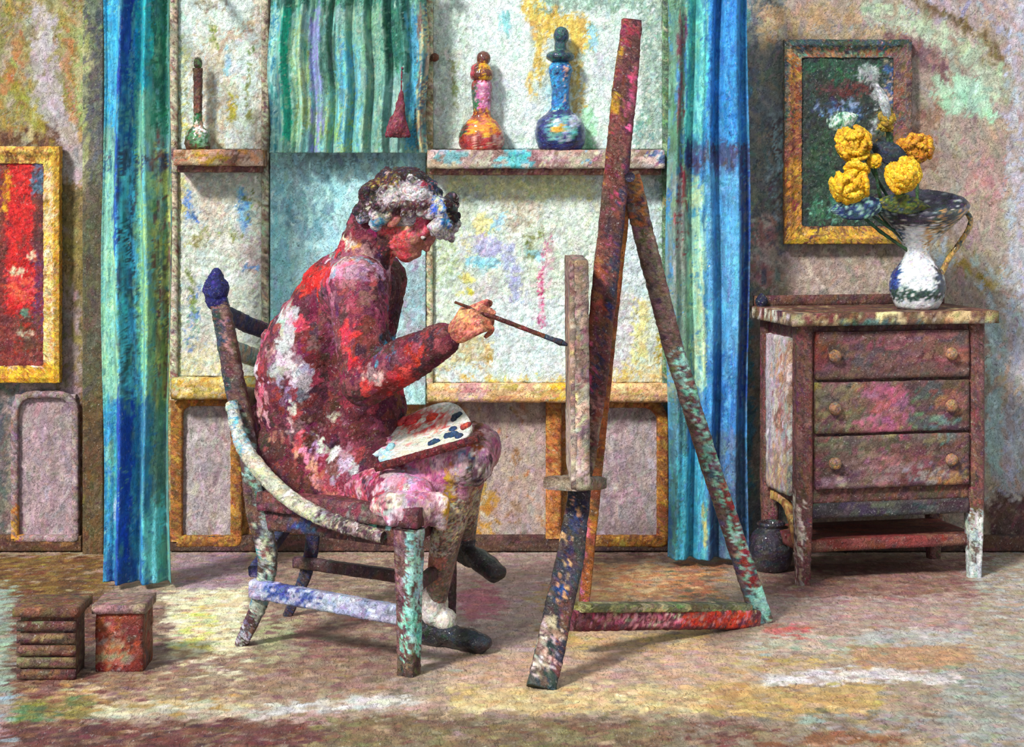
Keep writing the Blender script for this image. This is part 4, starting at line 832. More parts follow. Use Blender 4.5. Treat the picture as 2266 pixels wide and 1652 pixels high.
bar('rear_leg', [P(1388, 395, 4.90), P(1345, 800, 5.0), P(1287, 1393, tY)+[0, 0, .002]], .026, .026, ('a8602c b8703a 8a4a2c 7a4a34', [('l', ([(1300, 1100), (1283, 1390)], 6), 'c86a90 b85a80', 4, .5)]), M_wood, e, up=(0, 1, 0), step=.007, size=.03, stretch=(1, 1, 2))
xl = ('6a2c3c 7a3440 8a4a50 5a2830', [('r', (1500, 1350, 1660, 1385), 'e0401c f05028 c8301c d88a90', 5, .85), ('r', (1300, 1355, 1500, 1385), 'd8c8b0 d890a0 7a2a38 c86a80', 5, .7), ('r', (1300, 1320, 1680, 1352), '7a7a54 6a6a48 c8c088 8a8a64', 5, .9)])
XA, XB = P(1262, 1372, 4.80), P(1672, 1368, rY-.03)
bar('crossbar', [XA, (XA+XB)/2, XB], .035, .045, xl, M_wood, e, up=(0, 0, 1), step=.006, size=.024, stretch=(1.5, 1.5, .7), rel=.004)
bar('paint_ledge', [XA+[.02, .005, .034], XB+[-.03, .0, .034]], .055, .018, '8a8a60 7a7a52 c0b888 6a6448', M_wood, e, up=(0, 0, 1), step=.006, size=.03, stretch=(2, 2, 1))
bar('bolt', [P(1394, 392, 4.80), P(1394, 392, 4.93)], .022, .022, '3a3048 2a2a40', M_wood, e, 'round', up=(0, 0, 1), step=.006)
sh = P(1262, 1064, 4.70)
bar('canvas_rest', [P(1244, 1070, 4.60), P(1302, 1066, 4.775)], .10, .03, '8a7464 6a5448 a08c78', M_wood, e, up=(0, 0, 1), step=.008)

# canvas seen edge-on, painted face towards the painter
cv = empty('stretched_canvas', P(1265, 1058, 4.7), 'stretched canvas seen edge-on standing on the easel by the brush tip', 'canvas')
cl = ('8a7468 7a665c a08c7c 6a5450', [('r', (1240, 570, 1275, 720), '6a4a44 5a3a38 94807a b89084', 6, .8), ('l', ([(1262, 700), (1268, 1000)], 12), 'd8b07c c89a80 b8a0a0', 5, .6), ('r', (1240, 900, 1290, 1060), 'b8a69a c8b8a8 a89084 d4c8bc', 8, .7)])
xb = P(1268, 0, 4.7)[0]; zlo, zhi = P(0, 1052, 4.7)[2], P(0, 572, 4.7)[2]
t0 = np.array([xb, 4.49, zlo]); lean = np.array([-.004, 0, zhi-zlo])
v, f = box_np(t0-[.010, 0, 0], [.012, 0, 0], [0, .42, 0], lean, .008)
add('canvas_face', v, f, cl, M_wall, cv, .03, (1, 1, 1.5), 3, .1, .002)
for (o_, a_, b_, c_) in ((t0+[.0025, 0, 0], [.03, 0, 0], [0, .04, 0], lean), (t0+[.0025, .38, 0], [.03, 0, 0], [0, .04, 0], lean), (t0+[.0025, .041, 0], [.03, 0, 0], [0, .338, 0], lean*.08), (t0+[.0025, .041, 0]+lean*.92, [.03, 0, 0], [0, .338, 0], lean*.08)):
    v, f = box_np(o_, a_, b_, c_, .007); add('stretcher_bar', v, f, cl, M_wood, cv, .025, (1, 1, 2), 5, .12, .003)

# ------------------------------------------------------------------ chair
FR = np.array([P(905, 1495, 4.65)[0], 4.65, 0]); RR = np.array([P(532, 1430, 4.95)[0], CH*F/(1430-HZ), 0])
ax = (FR-RR)/np.linalg.norm(FR-RR); OV = np.array([.085, .345, 0]); CW = np.linalg.norm(OV); sd = OV/CW     # forward and far-side axes
off = sd*CW
SH = .385
chair = empty('chair', (FR+RR)/2+off/2, 'dark wooden chair with navy finial and curved back, under the painter', 'chair')
postl = ('5a3c38 4a3030 6a4a44', [('r', (440, 600, 520, 672), '14185a 1c2068 0f1248 24286a', 5, .95), ('l', ([(486, 680), (500, 760)], 22), '8a6a60 2a3a48 a88078 3a3438', 8, .8), ('l', ([(470, 680), (500, 880)], 14), '1f3040 2a4048', 5, .6), ('l', ([(520, 900), (560, 1040), (590, 1120)], 26), '8ab4ac a8b4a8 4a7a84 5a7a78', 8, .7),
   ('l', ([(590, 1130), (592, 1260), (575, 1340)], 40), 'a8aea0 b8bcae 8a9a90 6a8a88 c8ccb8', 10, .85), ('l', ([(565, 1200), (555, 1330)], 10), '2a7a88 3a8a90', 5, .7), ('l', ([(560, 1370), (525, 1430)], 24), '4a2a30 6a5a78 b8b8c4 3a2430', 8, .8)])
PN = [P(478, 640, 5.0), P(496, 720, 4.99), P(520, 850, 4.965), P(552, 1000, 4.93), RR+ax*.055+Z*SH, P(592, 1230, RR[1]-.03), P(575, 1330, RR[1]-.01), RR+Z*.002]
bar('rear_leg_post', PN, .044, .036, postl, M_wood, chair, up=(0, 1, 0), smoothp=True, step=.006, size=.024, taper=[.8, 1, 1.05, 1, 1.05, 1, .85, .6], stretch=(1, 1, 1.6), rel=.004)
far = [np.array(p)+off*(1 if i > 2 else .92)+np.array([.13, 0, -.13])*([1, .8, .5][i] if i < 3 else 0) for i, p in enumerate(PN)]
bar('rear_leg_post', far, .038, .032, ('1f244a 2a3058 3a3040 4a3438', []), M_wood, chair, up=(0, 1, 0), smoothp=True, step=.007, size=.024, taper=[.8, 1, 1, 1, 1, 1, .85, .6])
for p in (PN[0], far[0]):
    b = Blob(); b.ball(p+Z*.0, .034); b.ball(p+Z*.028, .020); b.ball(p+Z*.046, .011); b.ball(p-Z*.03, .026); v, f = b.skin(.005, 2)
    add('finial', v, f, '12165a 181c68 0c0f44 2a2e78', M_wood, chair, .014, rel=.004)
fl_ = ('7a5a58 6a4644 5a3c3c', [('r', (900, 1160, 940, 1420), '9ad8cc a8e4d8 84b8c4 b8ccd4', 5, .75), ('r', (870, 1150, 900, 1440), '5a343a 6a4448 8a7070', 5, .8), ('r', (885, 1340, 935, 1450), '8ae8c8 a0f0d8 6accb4', 6, .7), ('r', (870, 1445, 950, 1520), '3a302c 4a4038 6a5a44', 8, .8)])
bar('front_leg', [FR+Z*(SH-.005), FR+Z*.2, FR+Z*.002], .056, .05, fl_, M_wood, chair, up=ax, step=.006, size=.022, taper=[1.1, .92, .8], stretch=(1, 1, 2), rel=.004)
F2 = FR+off; bar('front_leg', [F2+Z*(SH-.005), F2+Z*.002], .044, .044, '4a2c30 3a2426 5a3a3c', M_wood, chair, up=ax, step=.008, taper=[1, .8])
R2 = RR+off
s0 = RR+ax*.06
slay = ('5a3038 6a3a40 7a4448 4a2a30', [('e', (835, 1178, 34, 13), '7ae0c4 8af0d0', 4), ('r', (600, 1150, 880, 1200), '4a2a30 5a343a 3a2628', 8, .6), ('e', (660, 1160, 30, 30), '1c2468 2a3a78 3a6a98', 8, .5), ('r', (740, 1120, 860, 1170), '6a5a58 8a7a78 5a4448', 10, .6)])
box('seat', s0-sd*.015+Z*(SH), (FR+ax*.03-s0), sd*(CW+.03), Z*.045, slay, M_wood, chair, .008, .035, 3, rel=.003)
box('seat_apron', s0+ax*.02+Z*(SH-.055), (FR-s0-ax*.04), sd*.022, Z*.055, slay, M_wood, chair, .008, .035, 4, stretch=(2, 2, .7))
box('seat_apron', FR-ax*.02+sd*.02+Z*(SH-.055), ax*.02, sd*(CW-.04), Z*.055, slay, M_wood, chair, .008, .035, 5)
box('seat_apron', s0+sd*(CW-.022)+ax*.02+Z*(SH-.055), (FR-s0-ax*.04), sd*.022, Z*.055, slay, M_wood, chair, .008, .035, 4)
zs = .165
bar('stretcher', [RR+ax*.045+Z*zs, FR+Z*zs*.93], .03, .044, ('9aa0c0 a8acc8 8a90b4 b8bcd4', [('r', (590, 1290, 680, 1340), '3a4a98 2a3a80 6a78b0', 10, .7)]), M_wood, chair, step=.006, size=.03, stretch=(2, 2, .8), rel=.003)
bar('stretcher', [RR+ax*.045+Z*.21, R2+ax*.03+Z*.30], .024, .03, '24285a 1c2050 3a3a5a', M_wood, chair, step=.007)
bar('stretcher', [R2+ax*.03+Z*zs, F2+Z*zs], .024, .03, '4a3038 5a3a40', M_wood, chair, step=.01)
bar('stretcher', [FR+Z*.22, F2+Z*.22], .024, .03, '4a3038 5a3a40', M_wood, chair, step=.01)
# curved side rail, cream
cr = [P(515, 890, 4.93), P(540, 980, 4.88), P(590, 1050, 4.83), P(655, 1108, 4.79), P(740, 1152, 4.74), P(850, 1186, 4.69)]
cr = [np.array(p)-sd*.012 for p in cr]
bar('side_rail', cr, .034, .034, ('b8b49c c8c4ac a8a494 d4d0bc', [('r', (500, 880, 560, 1010), 'b0bcbc c8ccc4 5aa0c0 8aa4a4', 8, .8), ('r', (700, 1110, 860, 1200), '6a5458 8a7a78 a89c94 4a343a', 12, .8)]), M_wood, chair, 'round', up=(0, 1, 0), smoothp=True, step=.006, size=.024, stretch=(1, 1, 1), rel=.004, taper=[.7, 1, 1.1, 1.1, 1, .7])
# backrest: top rail and slats
for k, (ti, h, ly) in enumerate(((.14, .04, '1f2654 2a3058 3a3a54 5a4a50'), (.28, .045, 'd0c49c c8bc94 b8c0a8 8ab8b0'), (.44, .045, 'd4c8a0 c4b088 c8c0a8'), (.60, .045, 'c8b48c d0bc90 a87a5a'))):
    sp_ = smooth_path(np.array(PN)); sf = smooth_path(np.array(far)); L = int(len(sp_)*4/7*ti/.8)
    a, b_ = sp_[L], sf[L]; mid = (a+b_)/2-ax*.03
    bar('backrest_slat' if k else 'top_rail', [a, mid, b_], .016, h, ly, M_wood, chair, up=(0, 0, 1), smoothp=True, step=.007, size=.028, rel=.003)
# ------------------------------------------------------------------ the painter
PY = 4.93
H0 = P(903, 484, PY); hd = np.array([.95, -.31, 0]); hd /= np.linalg.norm(hd); ti = math.radians(36)
Fw = hd*math.cos(ti)-Z*math.sin(ti); Up = hd*math.sin(ti)+Z*math.cos(ti); Sd = np.cross(Up, Fw)
if Sd[1] > 0: Sd = -Sd                     # side towards the camera
HM = np.stack([Fw, Sd, Up], 1)*.93
def hp(f, s, u): return H0+HM@np.array([f, s, u])
def hell(b, f, s, u, rf, rs, ru, rot=0):
    M = HM@np.diag([rf, rs, ru]); 
    if rot: ca, sa = math.cos(rot), math.sin(rot); M = HM@np.array([[ca, 0, -sa], [0, 1, 0], [sa, 0, ca]])@np.diag([rf, rs, ru])
    b.ell(hp(f, s, u), M)
J = dict(pel=P(730, 1035, 5.02), lum=P(690, 930, 5.03), tho=P(690, 800, 5.02), chest=P(760, 740, 5.0), upp=P(762, 656, 5.0), nb=P(812, 600, 4.97), sr=P(792, 632, 4.83), sl=P(838, 622, 5.16),
  er=P(808, 845, 4.74), wr=P(1000, 742, 4.63), el=P(800, 880, 5.2), wl=P(812, 985, 5.0), hr=P(745, 1050, 4.95), hl=P(775, 1045, 5.1), kr=P(1035, 1018, 4.79), kl=P(1050, 992, 4.92),
  ar=P(962, 1340, 4.93), al=P(1030, 1190, 5.12))
body = Blob()
body.limb([J['pel'], J['lum'], J['tho'], J['upp']], [.12, .11, .115, .10]); body.limb([J['upp'], J['nb']], [.09, .055]); body.limb([J['nb'], hp(-.03, 0, -.06)], [.055, .052])
for a in ('r', 'l'):
    body.limb([J['s'+a], J['e'+a]], [.05, .038]); body.limb([J['e'+a], J['w'+a]], [.037, .026]); body.limb([J['upp'], J['s'+a]], [.07, .052])
    body.limb([J['h'+a], J['k'+a]], [.075, .052]); body.limb([J['k'+a], (J['k'+a]+J['a'+a])/2+[-.012, 0, 0], J['a'+a]], [.05, .046, .030])
# head
hell(body, -.022, 0, .035, .094, .074, .078); hell(body, .03, 0, -.03, .062, .056, .078); hell(body, .052, 0, -.088, .032, .034, .026)   # skull, face, chin
hell(body, .078, 0, .022, .020, .045, .016); hell(body, .088, 0, -.018, .018, .012, .034, -.3); hell(body, .098, 0, -.036, .012, .014, .011)   # brow, nose
hell(body, .084, 0, -.064, .013, .024, .008); hell(body, .080, 0, -.076, .012, .022, .008)           # lips
for s in (-1, 1):
    hell(body, .060, s*.036, -.026, .022, .020, .022); hell(body, -.01, s*.074, -.012, .018, .010, .030, -.2); hell(body, .075, s*.028, .002, .012, .014, .010)
def hand(b, W, a, n, s, curls, thumb, sc=1.0, spread=.10):
    a, n, s = [q/np.linalg.norm(q) for q in (a, n, s)]
    b.limb([W, W+a*.04*sc], [.026*sc, .027*sc])
    for k in range(4):
        o = (1.5-k)*.0195*sc
        b.limb([W+a*.02*sc+s*o*.6, W+a*.082*sc+s*o+n*.002], [.017*sc, .0125*sc])
    for k in range(4):
        o = (1.5-k)*.0205*sc; p = W+a*.084*sc+s*o; L = [.042, .046, .042, .033][k]*sc; ang = 0; pts = [p]; c = curls[k]
        for q, ll in enumerate((1, .62, .48)):
            ang += c[q]; d = a*math.cos(ang)+n*math.sin(ang)+s*(1.5-k)*spread*.6; d /= np.linalg.norm(d); p = p+d*L*ll; pts.append(p)
        b.limb(pts, [.0100*sc, .0092*sc, .0084*sc, .0072*sc])
    b.limb([W+a*.03*sc+s*.02*sc, W+s*.045*sc+a*.052*sc+n*.015*sc]+[np.array(t_) for t_ in thumb], [.016*sc, .0125*sc]+[.0105*sc, .0085*sc][:len(thumb)])
# brush line and right hand
BR0, BR1 = P(1006, 668, 4.615), P(1256, 763, 4.585)
bd = (BR1-BR0)/np.linalg.norm(BR1-BR0); grip = BR0+bd*.085
ra = P(1062, 700, 4.60)-J['wr']; nrm_ = np.array([.35, .9, -.25]); sdir = np.cross(nrm_, ra); sdir = sdir if sdir[2] > 0 else -sdir
nrm_ = np.cross(ra, sdir); nrm_ = nrm_ if nrm_[1] > 0 else -nrm_
hand(body, J['wr'], ra, nrm_, sdir, [(.75, .9, .5), (.95, 1.0, .6), (1.1, 1.1, .7), (1.2, 1.2, .8)], [grip-bd*.01+Z*.012, grip+bd*.022+Z*.010], 1.0)
# left hand under the palette
LWp = J['wl']; la = P(842, 1032, 4.84)-LWp; ln_ = np.array([.6, 0, .5]); ls = np.cross(la, ln_); ls = ls if ls[0] > 0 else -ls
ln_ = np.cross(ls, la); ln_ = ln_ if ln_[0] > 0 else -ln_
hand(body, LWp, la, ln_, np.cross(ln_, la), [(.3, .5, .4)]*4, [P(842, 985, 4.87)+Z*.01, P(858, 990, 4.86)+Z*.012], 1.0)
v, f = body.skin(.0046, 5)
skin_lay = ('a8685a b87868 94544c', [
 ('r', (800, 500, 905, 600), 'c83a44 d04a50 a83a3c d86a6c b83038', 10, .8), ('e', (930, 490, 34, 34), 'b83c54 c84a64 a83048 d07080', 8, .85), ('r', (855, 420, 955, 474), '5a2c2c 6a3634 4a2424', 6, .9), ('e', (893, 497, 16, 14), 'a87a58 b88a68 946a4c', 5, .9), ('e', (912, 505, 9, 8), '4a2024 5a2a28', 3, .8),  # dark maroon forehead band is shadow painted into the skin colour
 ('r', (800, 520, 862, 640), '4a2024 5a2a2c 3f1c20', 8, .9), ('r', (985, 640, 1110, 760), 'a85a44 c07a58 7a3a2c d09a78 8a4434 c86a5c', 8, .9), ('e', (1025, 700, 16, 16), 'd8a868 c89a60', 5, .7), ('e', (1035, 735, 20, 14), 'd0786a c86a60', 6, .6),
 ('e', (838, 1025, 30, 26), 'c08478 b87a70 d09a8a', 5, .95), ('r', (930, 1080, 1100, 1230), 'a8a098 c0b8b0 8a7a70 5a4440 c8b88a', 8, .9), ('l', ([(1050, 1190), (960, 1330)], 60), '6f5c54 7c6860 64524a 8a7a70', 8, .9)])
per = empty('person', [J['pel'][0], J['pel'][1], 0], 'seated person in a dark red jacket leaning towards the easel, holding a brush and palette', 'person')
rng = np.random.default_rng(3); c, h = dab2(v, skin_lay, .016, rng, (1, 1, 1), .09, .0015)
link('body', v, f, c, M_skin, per)
# eyes
for s in (-1, 1):
    b = Blob(); hell(b, .076, s*.028, -.008, .011, .012, .009); v, f = b.skin(.003, 1); add('eye', v, f, 'e0dcd8 d8d0cc', M_skin, per, .05, rel=0)
    b = Blob(); hell(b, .085, s*.029, -.010, .0045, .006, .006); v, f = b.skin(.002, 1); add('pupil', v, f, '2a1a18', M_skin, per, .05, rel=0)
# hair: shaggy cap of curls, pale below, dark on top, with a fringe over the forehead
hair = Blob(); rg = np.random.default_rng(12)
hell(hair, -.032, 0, .035, .094, .082, .082)
for k in range(300):
    th = rg.uniform(-.55, 3.75); ph = rg.normal(0, .75); ph = max(-1.25, min(1.25, ph))
    f_ = math.cos(th)*math.cos(ph); u_ = math.sin(th)*math.cos(ph); s_ = math.sin(ph)
    if f_ > .35 and u_ < .42: continue
    if th < .2 and u_ < .3: continue
    if u_ < -.25 and f_ > -.35: continue
    r = rg.uniform(.9, 1.04); p = (-.028+f_*.112*r, s_*.090*r, .018+u_*.104*r)
    rr = rg.uniform(.008, .015); d = np.clip(rg.normal(0, 1, 3), -1.2, 1.2)*.011
    hair.limb([hp(*p), hp(p[0]+d[0], p[1]+d[1], p[2]+d[2]), hp(p[0]+d[0]*1.5, p[1]+d[1]*.5, p[2]+d[2]*1.2-.01)], [rr, rr*.85, rr*.5])
for k in range(60):     # curly fringe past the brow
    s_ = rg.uniform(-.07, .07); t = rg.random(); p = np.array([.060+.050*t+rg.normal(0, .005), s_, .100-.055*t+rg.normal(0, .005)])
    rr = rg.uniform(.009, .015); hair.limb([hp(*p), hp(*(p+rg.normal(0, .012, 3)))], [rr, rr*.8])
for k in range(70):     # side curls over the ear and nape
    s_ = rg.uniform(.055, .09)*rg.choice([-1, 1]); p = np.array([rg.uniform(-.13, -.02), s_, rg.uniform(-.06, .03)]); rr = rg.uniform(.010, .017)
    hair.limb([hp(*p), hp(*(p+rg.normal(0, .014, 3)))], [rr, rr*.7])
v, f = hair.skin(.005, 2)
hl_ = ('b8acb0 c8c0c0 9a9098 d4ccc8 8a8088', [
 ('l', ([(775, 540), (782, 480), (800, 420), (850, 385), (900, 372), (950, 385), (985, 430), (1003, 480)], 44), '2a2024 351e22 24242e 42201f 303038', 12, .97),
 ('r', (770, 380, 840, 470), '2e2226 4a2a2e 3a2628 5a4a4c', 14, .9), ('l', ([(830, 405), (870, 400)], 24), '4a1f24 8a7a30 5a2428', 5, .7), ('e', (970, 405, 22, 22), '2a3a58 3a4a60', 6, .7), ('l', ([(795, 500), (850, 515)], 40), 'b8b8cc a8a4b8 5a94b4 d8d0cc', 8, .85), ('e', (855, 480, 26, 20), 'dcd4bc e8e0c8 c8b8a0', 6, .8),
 ('e', (910, 430, 34, 16), 'd0ccd0 e4e4e4 c0a0a0', 8, .9), ('l', ([(862, 464), (940, 456)], 26), '6a4a50 4a2a2c 5a3a3c', 6, .9), ('e', (940, 412, 18, 8), '9a2434 c87a80', 5, .6), ('l', ([(965, 440), (978, 470), (985, 495)], 22), 'dcd8d4 e8d890 3a6ac8 c8ccd8 a8b8c8', 6, .85), ('e', (960, 462, 8, 8), '3a60c0', 3), ('e', (985, 490, 9, 8), '2a7ab4', 3),
 ('e', (860, 505, 10, 22), 'd0c8ac b8a894', 5, .8), ('e', (835, 490, 14, 8), '4a90b4', 4, .8)])
add('hair', v, f, hl_, M_wool, per, .013, (1, 1, 1), 4, .12, .003)
# jacket
jk = Blob()
jk.limb([J['pel']+[-.01, 0, -.01], J['lum']+[-.005, 0, 0], J['tho'], J['upp']], [.155, .152, .158, .118]); jk.limb([J['chest'], P(795, 860, 4.98), P(800, 960, 4.97)], [.125, .125, .13])
jk.limb([J['upp'], J['nb']+[-.02, 0, -.01], hp(-.085, 0, -.085)], [.125, .085, .058]); jk.limb([J['upp'], J['sr']], [.10, .082]); jk.limb([J['upp'], J['sl']], [.10, .08])
jk.limb([J['sr'], J['er']], [.08, .062]); jk.limb([J['er'], (J['er']+J['wr'])/2, J['wr']-(J['wr']-J['er'])*.10], [.062, .058, .042])
jk.limb([J['sl'], J['el']], [.078, .06]); jk.limb([J['el'], J['wl']-(J['wl']-J['el'])*.12], [.058, .042])
jk.limb([P(620, 1000, 4.98), P(690, 1070, 4.92), P(790, 1095, 4.88)], [.085, .06, .05]); jk.limb([P(600, 940, 5.1), P(700, 1060, 5.15)], [.08, .07])
jk.limb([J['hr'], J['hr']*.65+J['kr']*.35], [.112, .10]); jk.limb([J['hl'], J['hl']*.65+J['kl']*.35], [.105, .095])
jk.limb([J['nb']+[-.03, -.02, -.015], J['nb']+[.02, -.05, -.04]], [.04, .03]); jk.limb([J['nb']+[-.03, .02, -.015], J['nb']+[.03, .05, -.05]], [.04, .03])
rg = np.random.default_rng(31)
for k in range(26):     # loose folds
    u = rg.random(); a0 = J['tho']*(1-u)+J['lum']*u; th = rg.uniform(-2.4, .2); r = .125
    q = a0+np.array([math.cos(th)*r*-1 if rg.random() < .5 else math.cos(th)*r, -abs(math.sin(th))*r, rg.uniform(-.1, .1)])
    jk.limb([q, q+[rg.uniform(.0, .05), -.005, rg.uniform(-.10, -.04)]], [.013, .009])
v, f = jk.skin(.006, 6)
jl = ('6a2a38 7a3040 5a2230 8a3a48 4a1c28', [
 ('l', ([(760, 520), (700, 600), (610, 640)], 50), '7a2430 5a2030 6a2a3a 8a4a5a', 10, .8), ('l', ([(775, 545), (700, 630)], 40), 'c02428 d8d0c4 b02028 e8dcd0 a82430', 8, .85), ('e', (690, 625, 42, 30), 'd81c1c e02820 c01c20', 8, .9), ('e', (725, 635, 20, 18), 'd0608a d87aa0', 6, .8),
 ('e', (795, 565, 36, 16), 'd8b8a0 e0a048 e8dcd4 c89080', 6, .8), ('e', (775, 600, 46, 26), 'b87898 c8909c a86880 8a94a0', 12, .8), ('e', (830, 600, 30, 22), 'd0a8bc b890a0', 8, .7), ('e', (800, 660, 70, 50), '8a4a5c 6a3444 a86478 b84a60', 16, .8),
 ('r', (775, 680, 830, 830), '6a2c34 5a242c 7a343c', 12, .85), ('l', ([(640, 690), (625, 820)], 40), 'c8c4c4 bcb6b4 d0ccca', 6, .95), ('e', (665, 715, 16, 14), 'c84a5a d85a68', 4, .9), ('l', ([(700, 720), (690, 830)], 52), '6a2030 7a2c3c 5a1c2a 8a5060', 8, .9), ('l', ([(735, 680), (740, 780)], 18), '8a4a68 9a5a74', 5, .7),
 ('l', ([(580, 720), (560, 820), (580, 900)], 50), 'c88098 b05870 d8a8b0 8a3040 9a4058', 12, .8), ('e', (550, 820, 16, 26), 'c02838 e0d0d0', 6, .7), ('r', (590, 660, 640, 700), '7a2434 8a3040 a84a58', 8, .7),
 ('e', (640, 830, 40, 40), 'c0b4bc a898a4 d0c8c8', 12, .6), ('e', (670, 845, 20, 26), 'b8b4bc', 6, .7), ('r', (590, 870, 800, 960), '5a2028 4a1a24 6a2830 782e38', 14, .85), ('e', (640, 880, 30, 24), '6a5a70 8a8098', 8, .7), ('l', ([(650, 905), (685, 875)], 12), 'd8d4d0 e4e0dc', 3),
 ('l', ([(625, 960), (700, 940), (760, 930)], 26), 'd0c4c4 6a2430 b8a8ac', 8, .7), ('e', (690, 970, 60, 30), 'd0c8c8 8a5a64 5a2430 c0b4b8', 12, .7), ('e', (740, 1030, 50, 34), 'c4bcc4 d0c4c8 a89ca4 b08088', 12, .85), ('l', ([(610, 1000), (690, 1090)], 34), '5a2a28 4a2024 6a3430', 6, .85), ('l', ([(650, 990), (730, 1090)], 30), 'b8605c c87868 a84048 d0888c', 8, .7), ('l', ([(600, 960), (590, 1010)], 30), '8a3034 b87060 4a2024', 8, .6),
 ('r', (790, 940, 830, 1070), '4a1c24 5a242c', 8, .9), ('l', ([(730, 1085), (800, 1095)], 34), 'c84a68 d06a84 a83a50', 8, .8),
 ('l', ([(870, 690), (866, 820)], 14), '4ab0d8 5a2030 3a90b8 3a2028', 5, .75), ('l', ([(845, 745), (835, 800)], 20), '3a98c4 5ab8dc 4a2430', 5, .7), ('l', ([(765, 730), (775, 800), (810, 850)], 26), 'd82420 e04030 c83038 d88878', 6, .8), ('l', ([(800, 830), (880, 850)], 26), 'd8a8a8 c83a44 b05a64', 8, .6),
 ('l', ([(880, 830), (920, 790)], 40), 'c8302c b82828 d04a48 a02830', 8, .85), ('e', (870, 855, 40, 22), 'b82028 c83038 7a1c28', 8, .8), ('e', (960, 760, 30, 26), '6a2028 8a2a30 4a1c24 9a3a40', 8, .8), ('l', ([(920, 770), (975, 740)], 8), '3a8ab8 5aa0cc', 4, .4), ('l', ([(870, 740), (880, 620)], 20), '4a2430 5a2a38 3a1c28', 8, .8)])
FINE = .45
jo = add('jacket', v, f, jl, M_wool, per, .034, (1, 1, 1.2), 6, .13, .005); jo['label'] = 'dark red knitted jacket with white patches'
# skirt
FINE = .7
sk = Blob()
for h_, k_ in (('hr', 'kr'), ('hl', 'kl')):
    sk.limb([J[h_]*.62+J[k_]*.38, J[k_]], [.092, .072])
sk.limb([P(870, 1090, 4.86), P(1000, 1075, 4.83)], [.075, .06]); sk.limb([P(905, 1125, 4.86), P(1000, 1120, 4.86)], [.05, .045]); sk.limb([P(880, 1080, 5.0), P(1010, 1070, 4.98)], [.08, .06])
sk.limb([P(930, 1160, 4.90), P(1000, 1140, 4.92)], [.035, .03]); sk.limb([P(800, 1075, 4.86), P(870, 1090, 4.76), P(915, 1105, 4.74)], [.055, .062, .06]); sk.limb([P(845, 1118, 4.70), P(890, 1128, 4.675), P(935, 1128, 4.70)], [.03, .036, .036])
for k in range(6): sk.limb([P(862+k*22, 1112, 4.672+.004*k*k*.3), P(866+k*22, 1150+(k % 2)*8, 4.655+.012*k)], [.026, .015])
for k in range(9): x = 860+k*20; sk.limb([P(x, 1050, 4.775-.002*k), P(x+6, 1110-k*2, 4.79), P(x+4, 1150-k*3, 4.83)], [.018, .016, .012])
v, f = sk.skin(.006, 6)
sl_ = ('b87890 a86c84 c894a4 9a6478 c8a8b0', [('r', (700, 900, 850, 1150), '7a2c3c 5a2230 c4a8b0 a84058 d0506c', 16, .9), ('e', (930, 1065, 50, 34), 'd878a4 e08cb4 c8648c', 12, .8), ('e', (890, 1060, 30, 40), 'b09ab4 c0a8c0 a890b0', 12, .6), ('r', (840, 1010, 900, 1040), '9a2838 b03040', 8, .7), ('l', ([(1000, 1040), (985, 1140)], 24), 'c8982c d8a838 b8883c', 6, .85), ('e', (920, 1125, 60, 26), 'd8b8c0 e0c8cc c89aa8', 12, .8), ('e', (1055, 1060, 26, 50), '5a4448 3a2c30 9a9090 c8c4c4', 8, .85),
  ('l', ([(1050, 990), (1060, 940)], 24), '7a4a2a 8a5a34 5a3a2a', 8, .8), ('e', (960, 1165, 40, 24), 'c8aab0 8a5a64 a0848a', 8, .7), ('r', (830, 1090, 900, 1180), 'c4b0b8 d8ccd0 a07a88', 12, .5), ('e', (1030, 1010, 16, 20), '3a6a9a 5a90b8 4a3a48', 5, .6), ('r', (1000, 1000, 1030, 1100), 'c8b8bc a08890', 8, .5)])
so = add('skirt', v, f, sl_, M_cloth, per, .028, (1, 1, 1.3), 9, .12, .004); so['label'] = 'pink and lilac skirt'
# trouser-dark stocking drape beside the near leg, shoes and sock
def shoe(heel, toe, name, lay, sc=1.0):
    b = Blob(); d = toe-heel; L = np.linalg.norm(d); d = d/L; s = np.cross(d, Z); s /= np.linalg.norm(s); u = np.cross(s, d)
    R = np.stack([d, s, u], 1)
    def el(f_, u_, a, b_, c_): b.ell(heel+d*f_+u*u_, R@np.diag([a, b_, c_]))
    el(.02, .032, .034, .031, .030); el(.08, .028, .05, .034, .027); el(L-.075, .024, .055, .040, .026); el(L-.035, .020, .038, .036, .022); el(.015, .055, .03, .03, .028)
    b.limb([heel+d*.0+u*.008, heel+d*.05+u*.008], [.02, .02]); b.limb([heel+d*.09+u*.004, heel+d*(L-.03)+u*.006], [.012, .018])
    v, f = b.skin(.005, 3); v[:, 2] = np.maximum(v[:, 2], .003)
    return add(name, v, f, lay, M_leather, per, .02, seed=4, rel=.002)
hY = 4.97
shoe(np.array([J['ar'][0]-.035, 4.955, .022]), np.array([P(1083, 0, 4.86)[0], 4.85, .012]), 'shoe', ('24242c 1c2028 30282a 2a3038', [('e', (1050, 1400, 24, 20), '1a2430 24303c', 6)]))
shoe(J['al']+np.array([-.02, .015, -.055]), J['al']+np.array([.10, -.12, -.10]), 'shoe', '2a2426 34282c 1f1c20')
b = Blob(); b.limb([J['ar']+[-.003, 0, .03], J['ar']+[.0, 0, -.02]], [.038, .036]); b.ball(J['ar']+[.03, -.015, -.035], .03); v, f = b.skin(.005, 3)
so = add('sock', v, f, 'd0ccc0 dcd8d0 b8b0a8', M_cloth, per, .02, rel=.003); so['label'] = 'off-white sock'

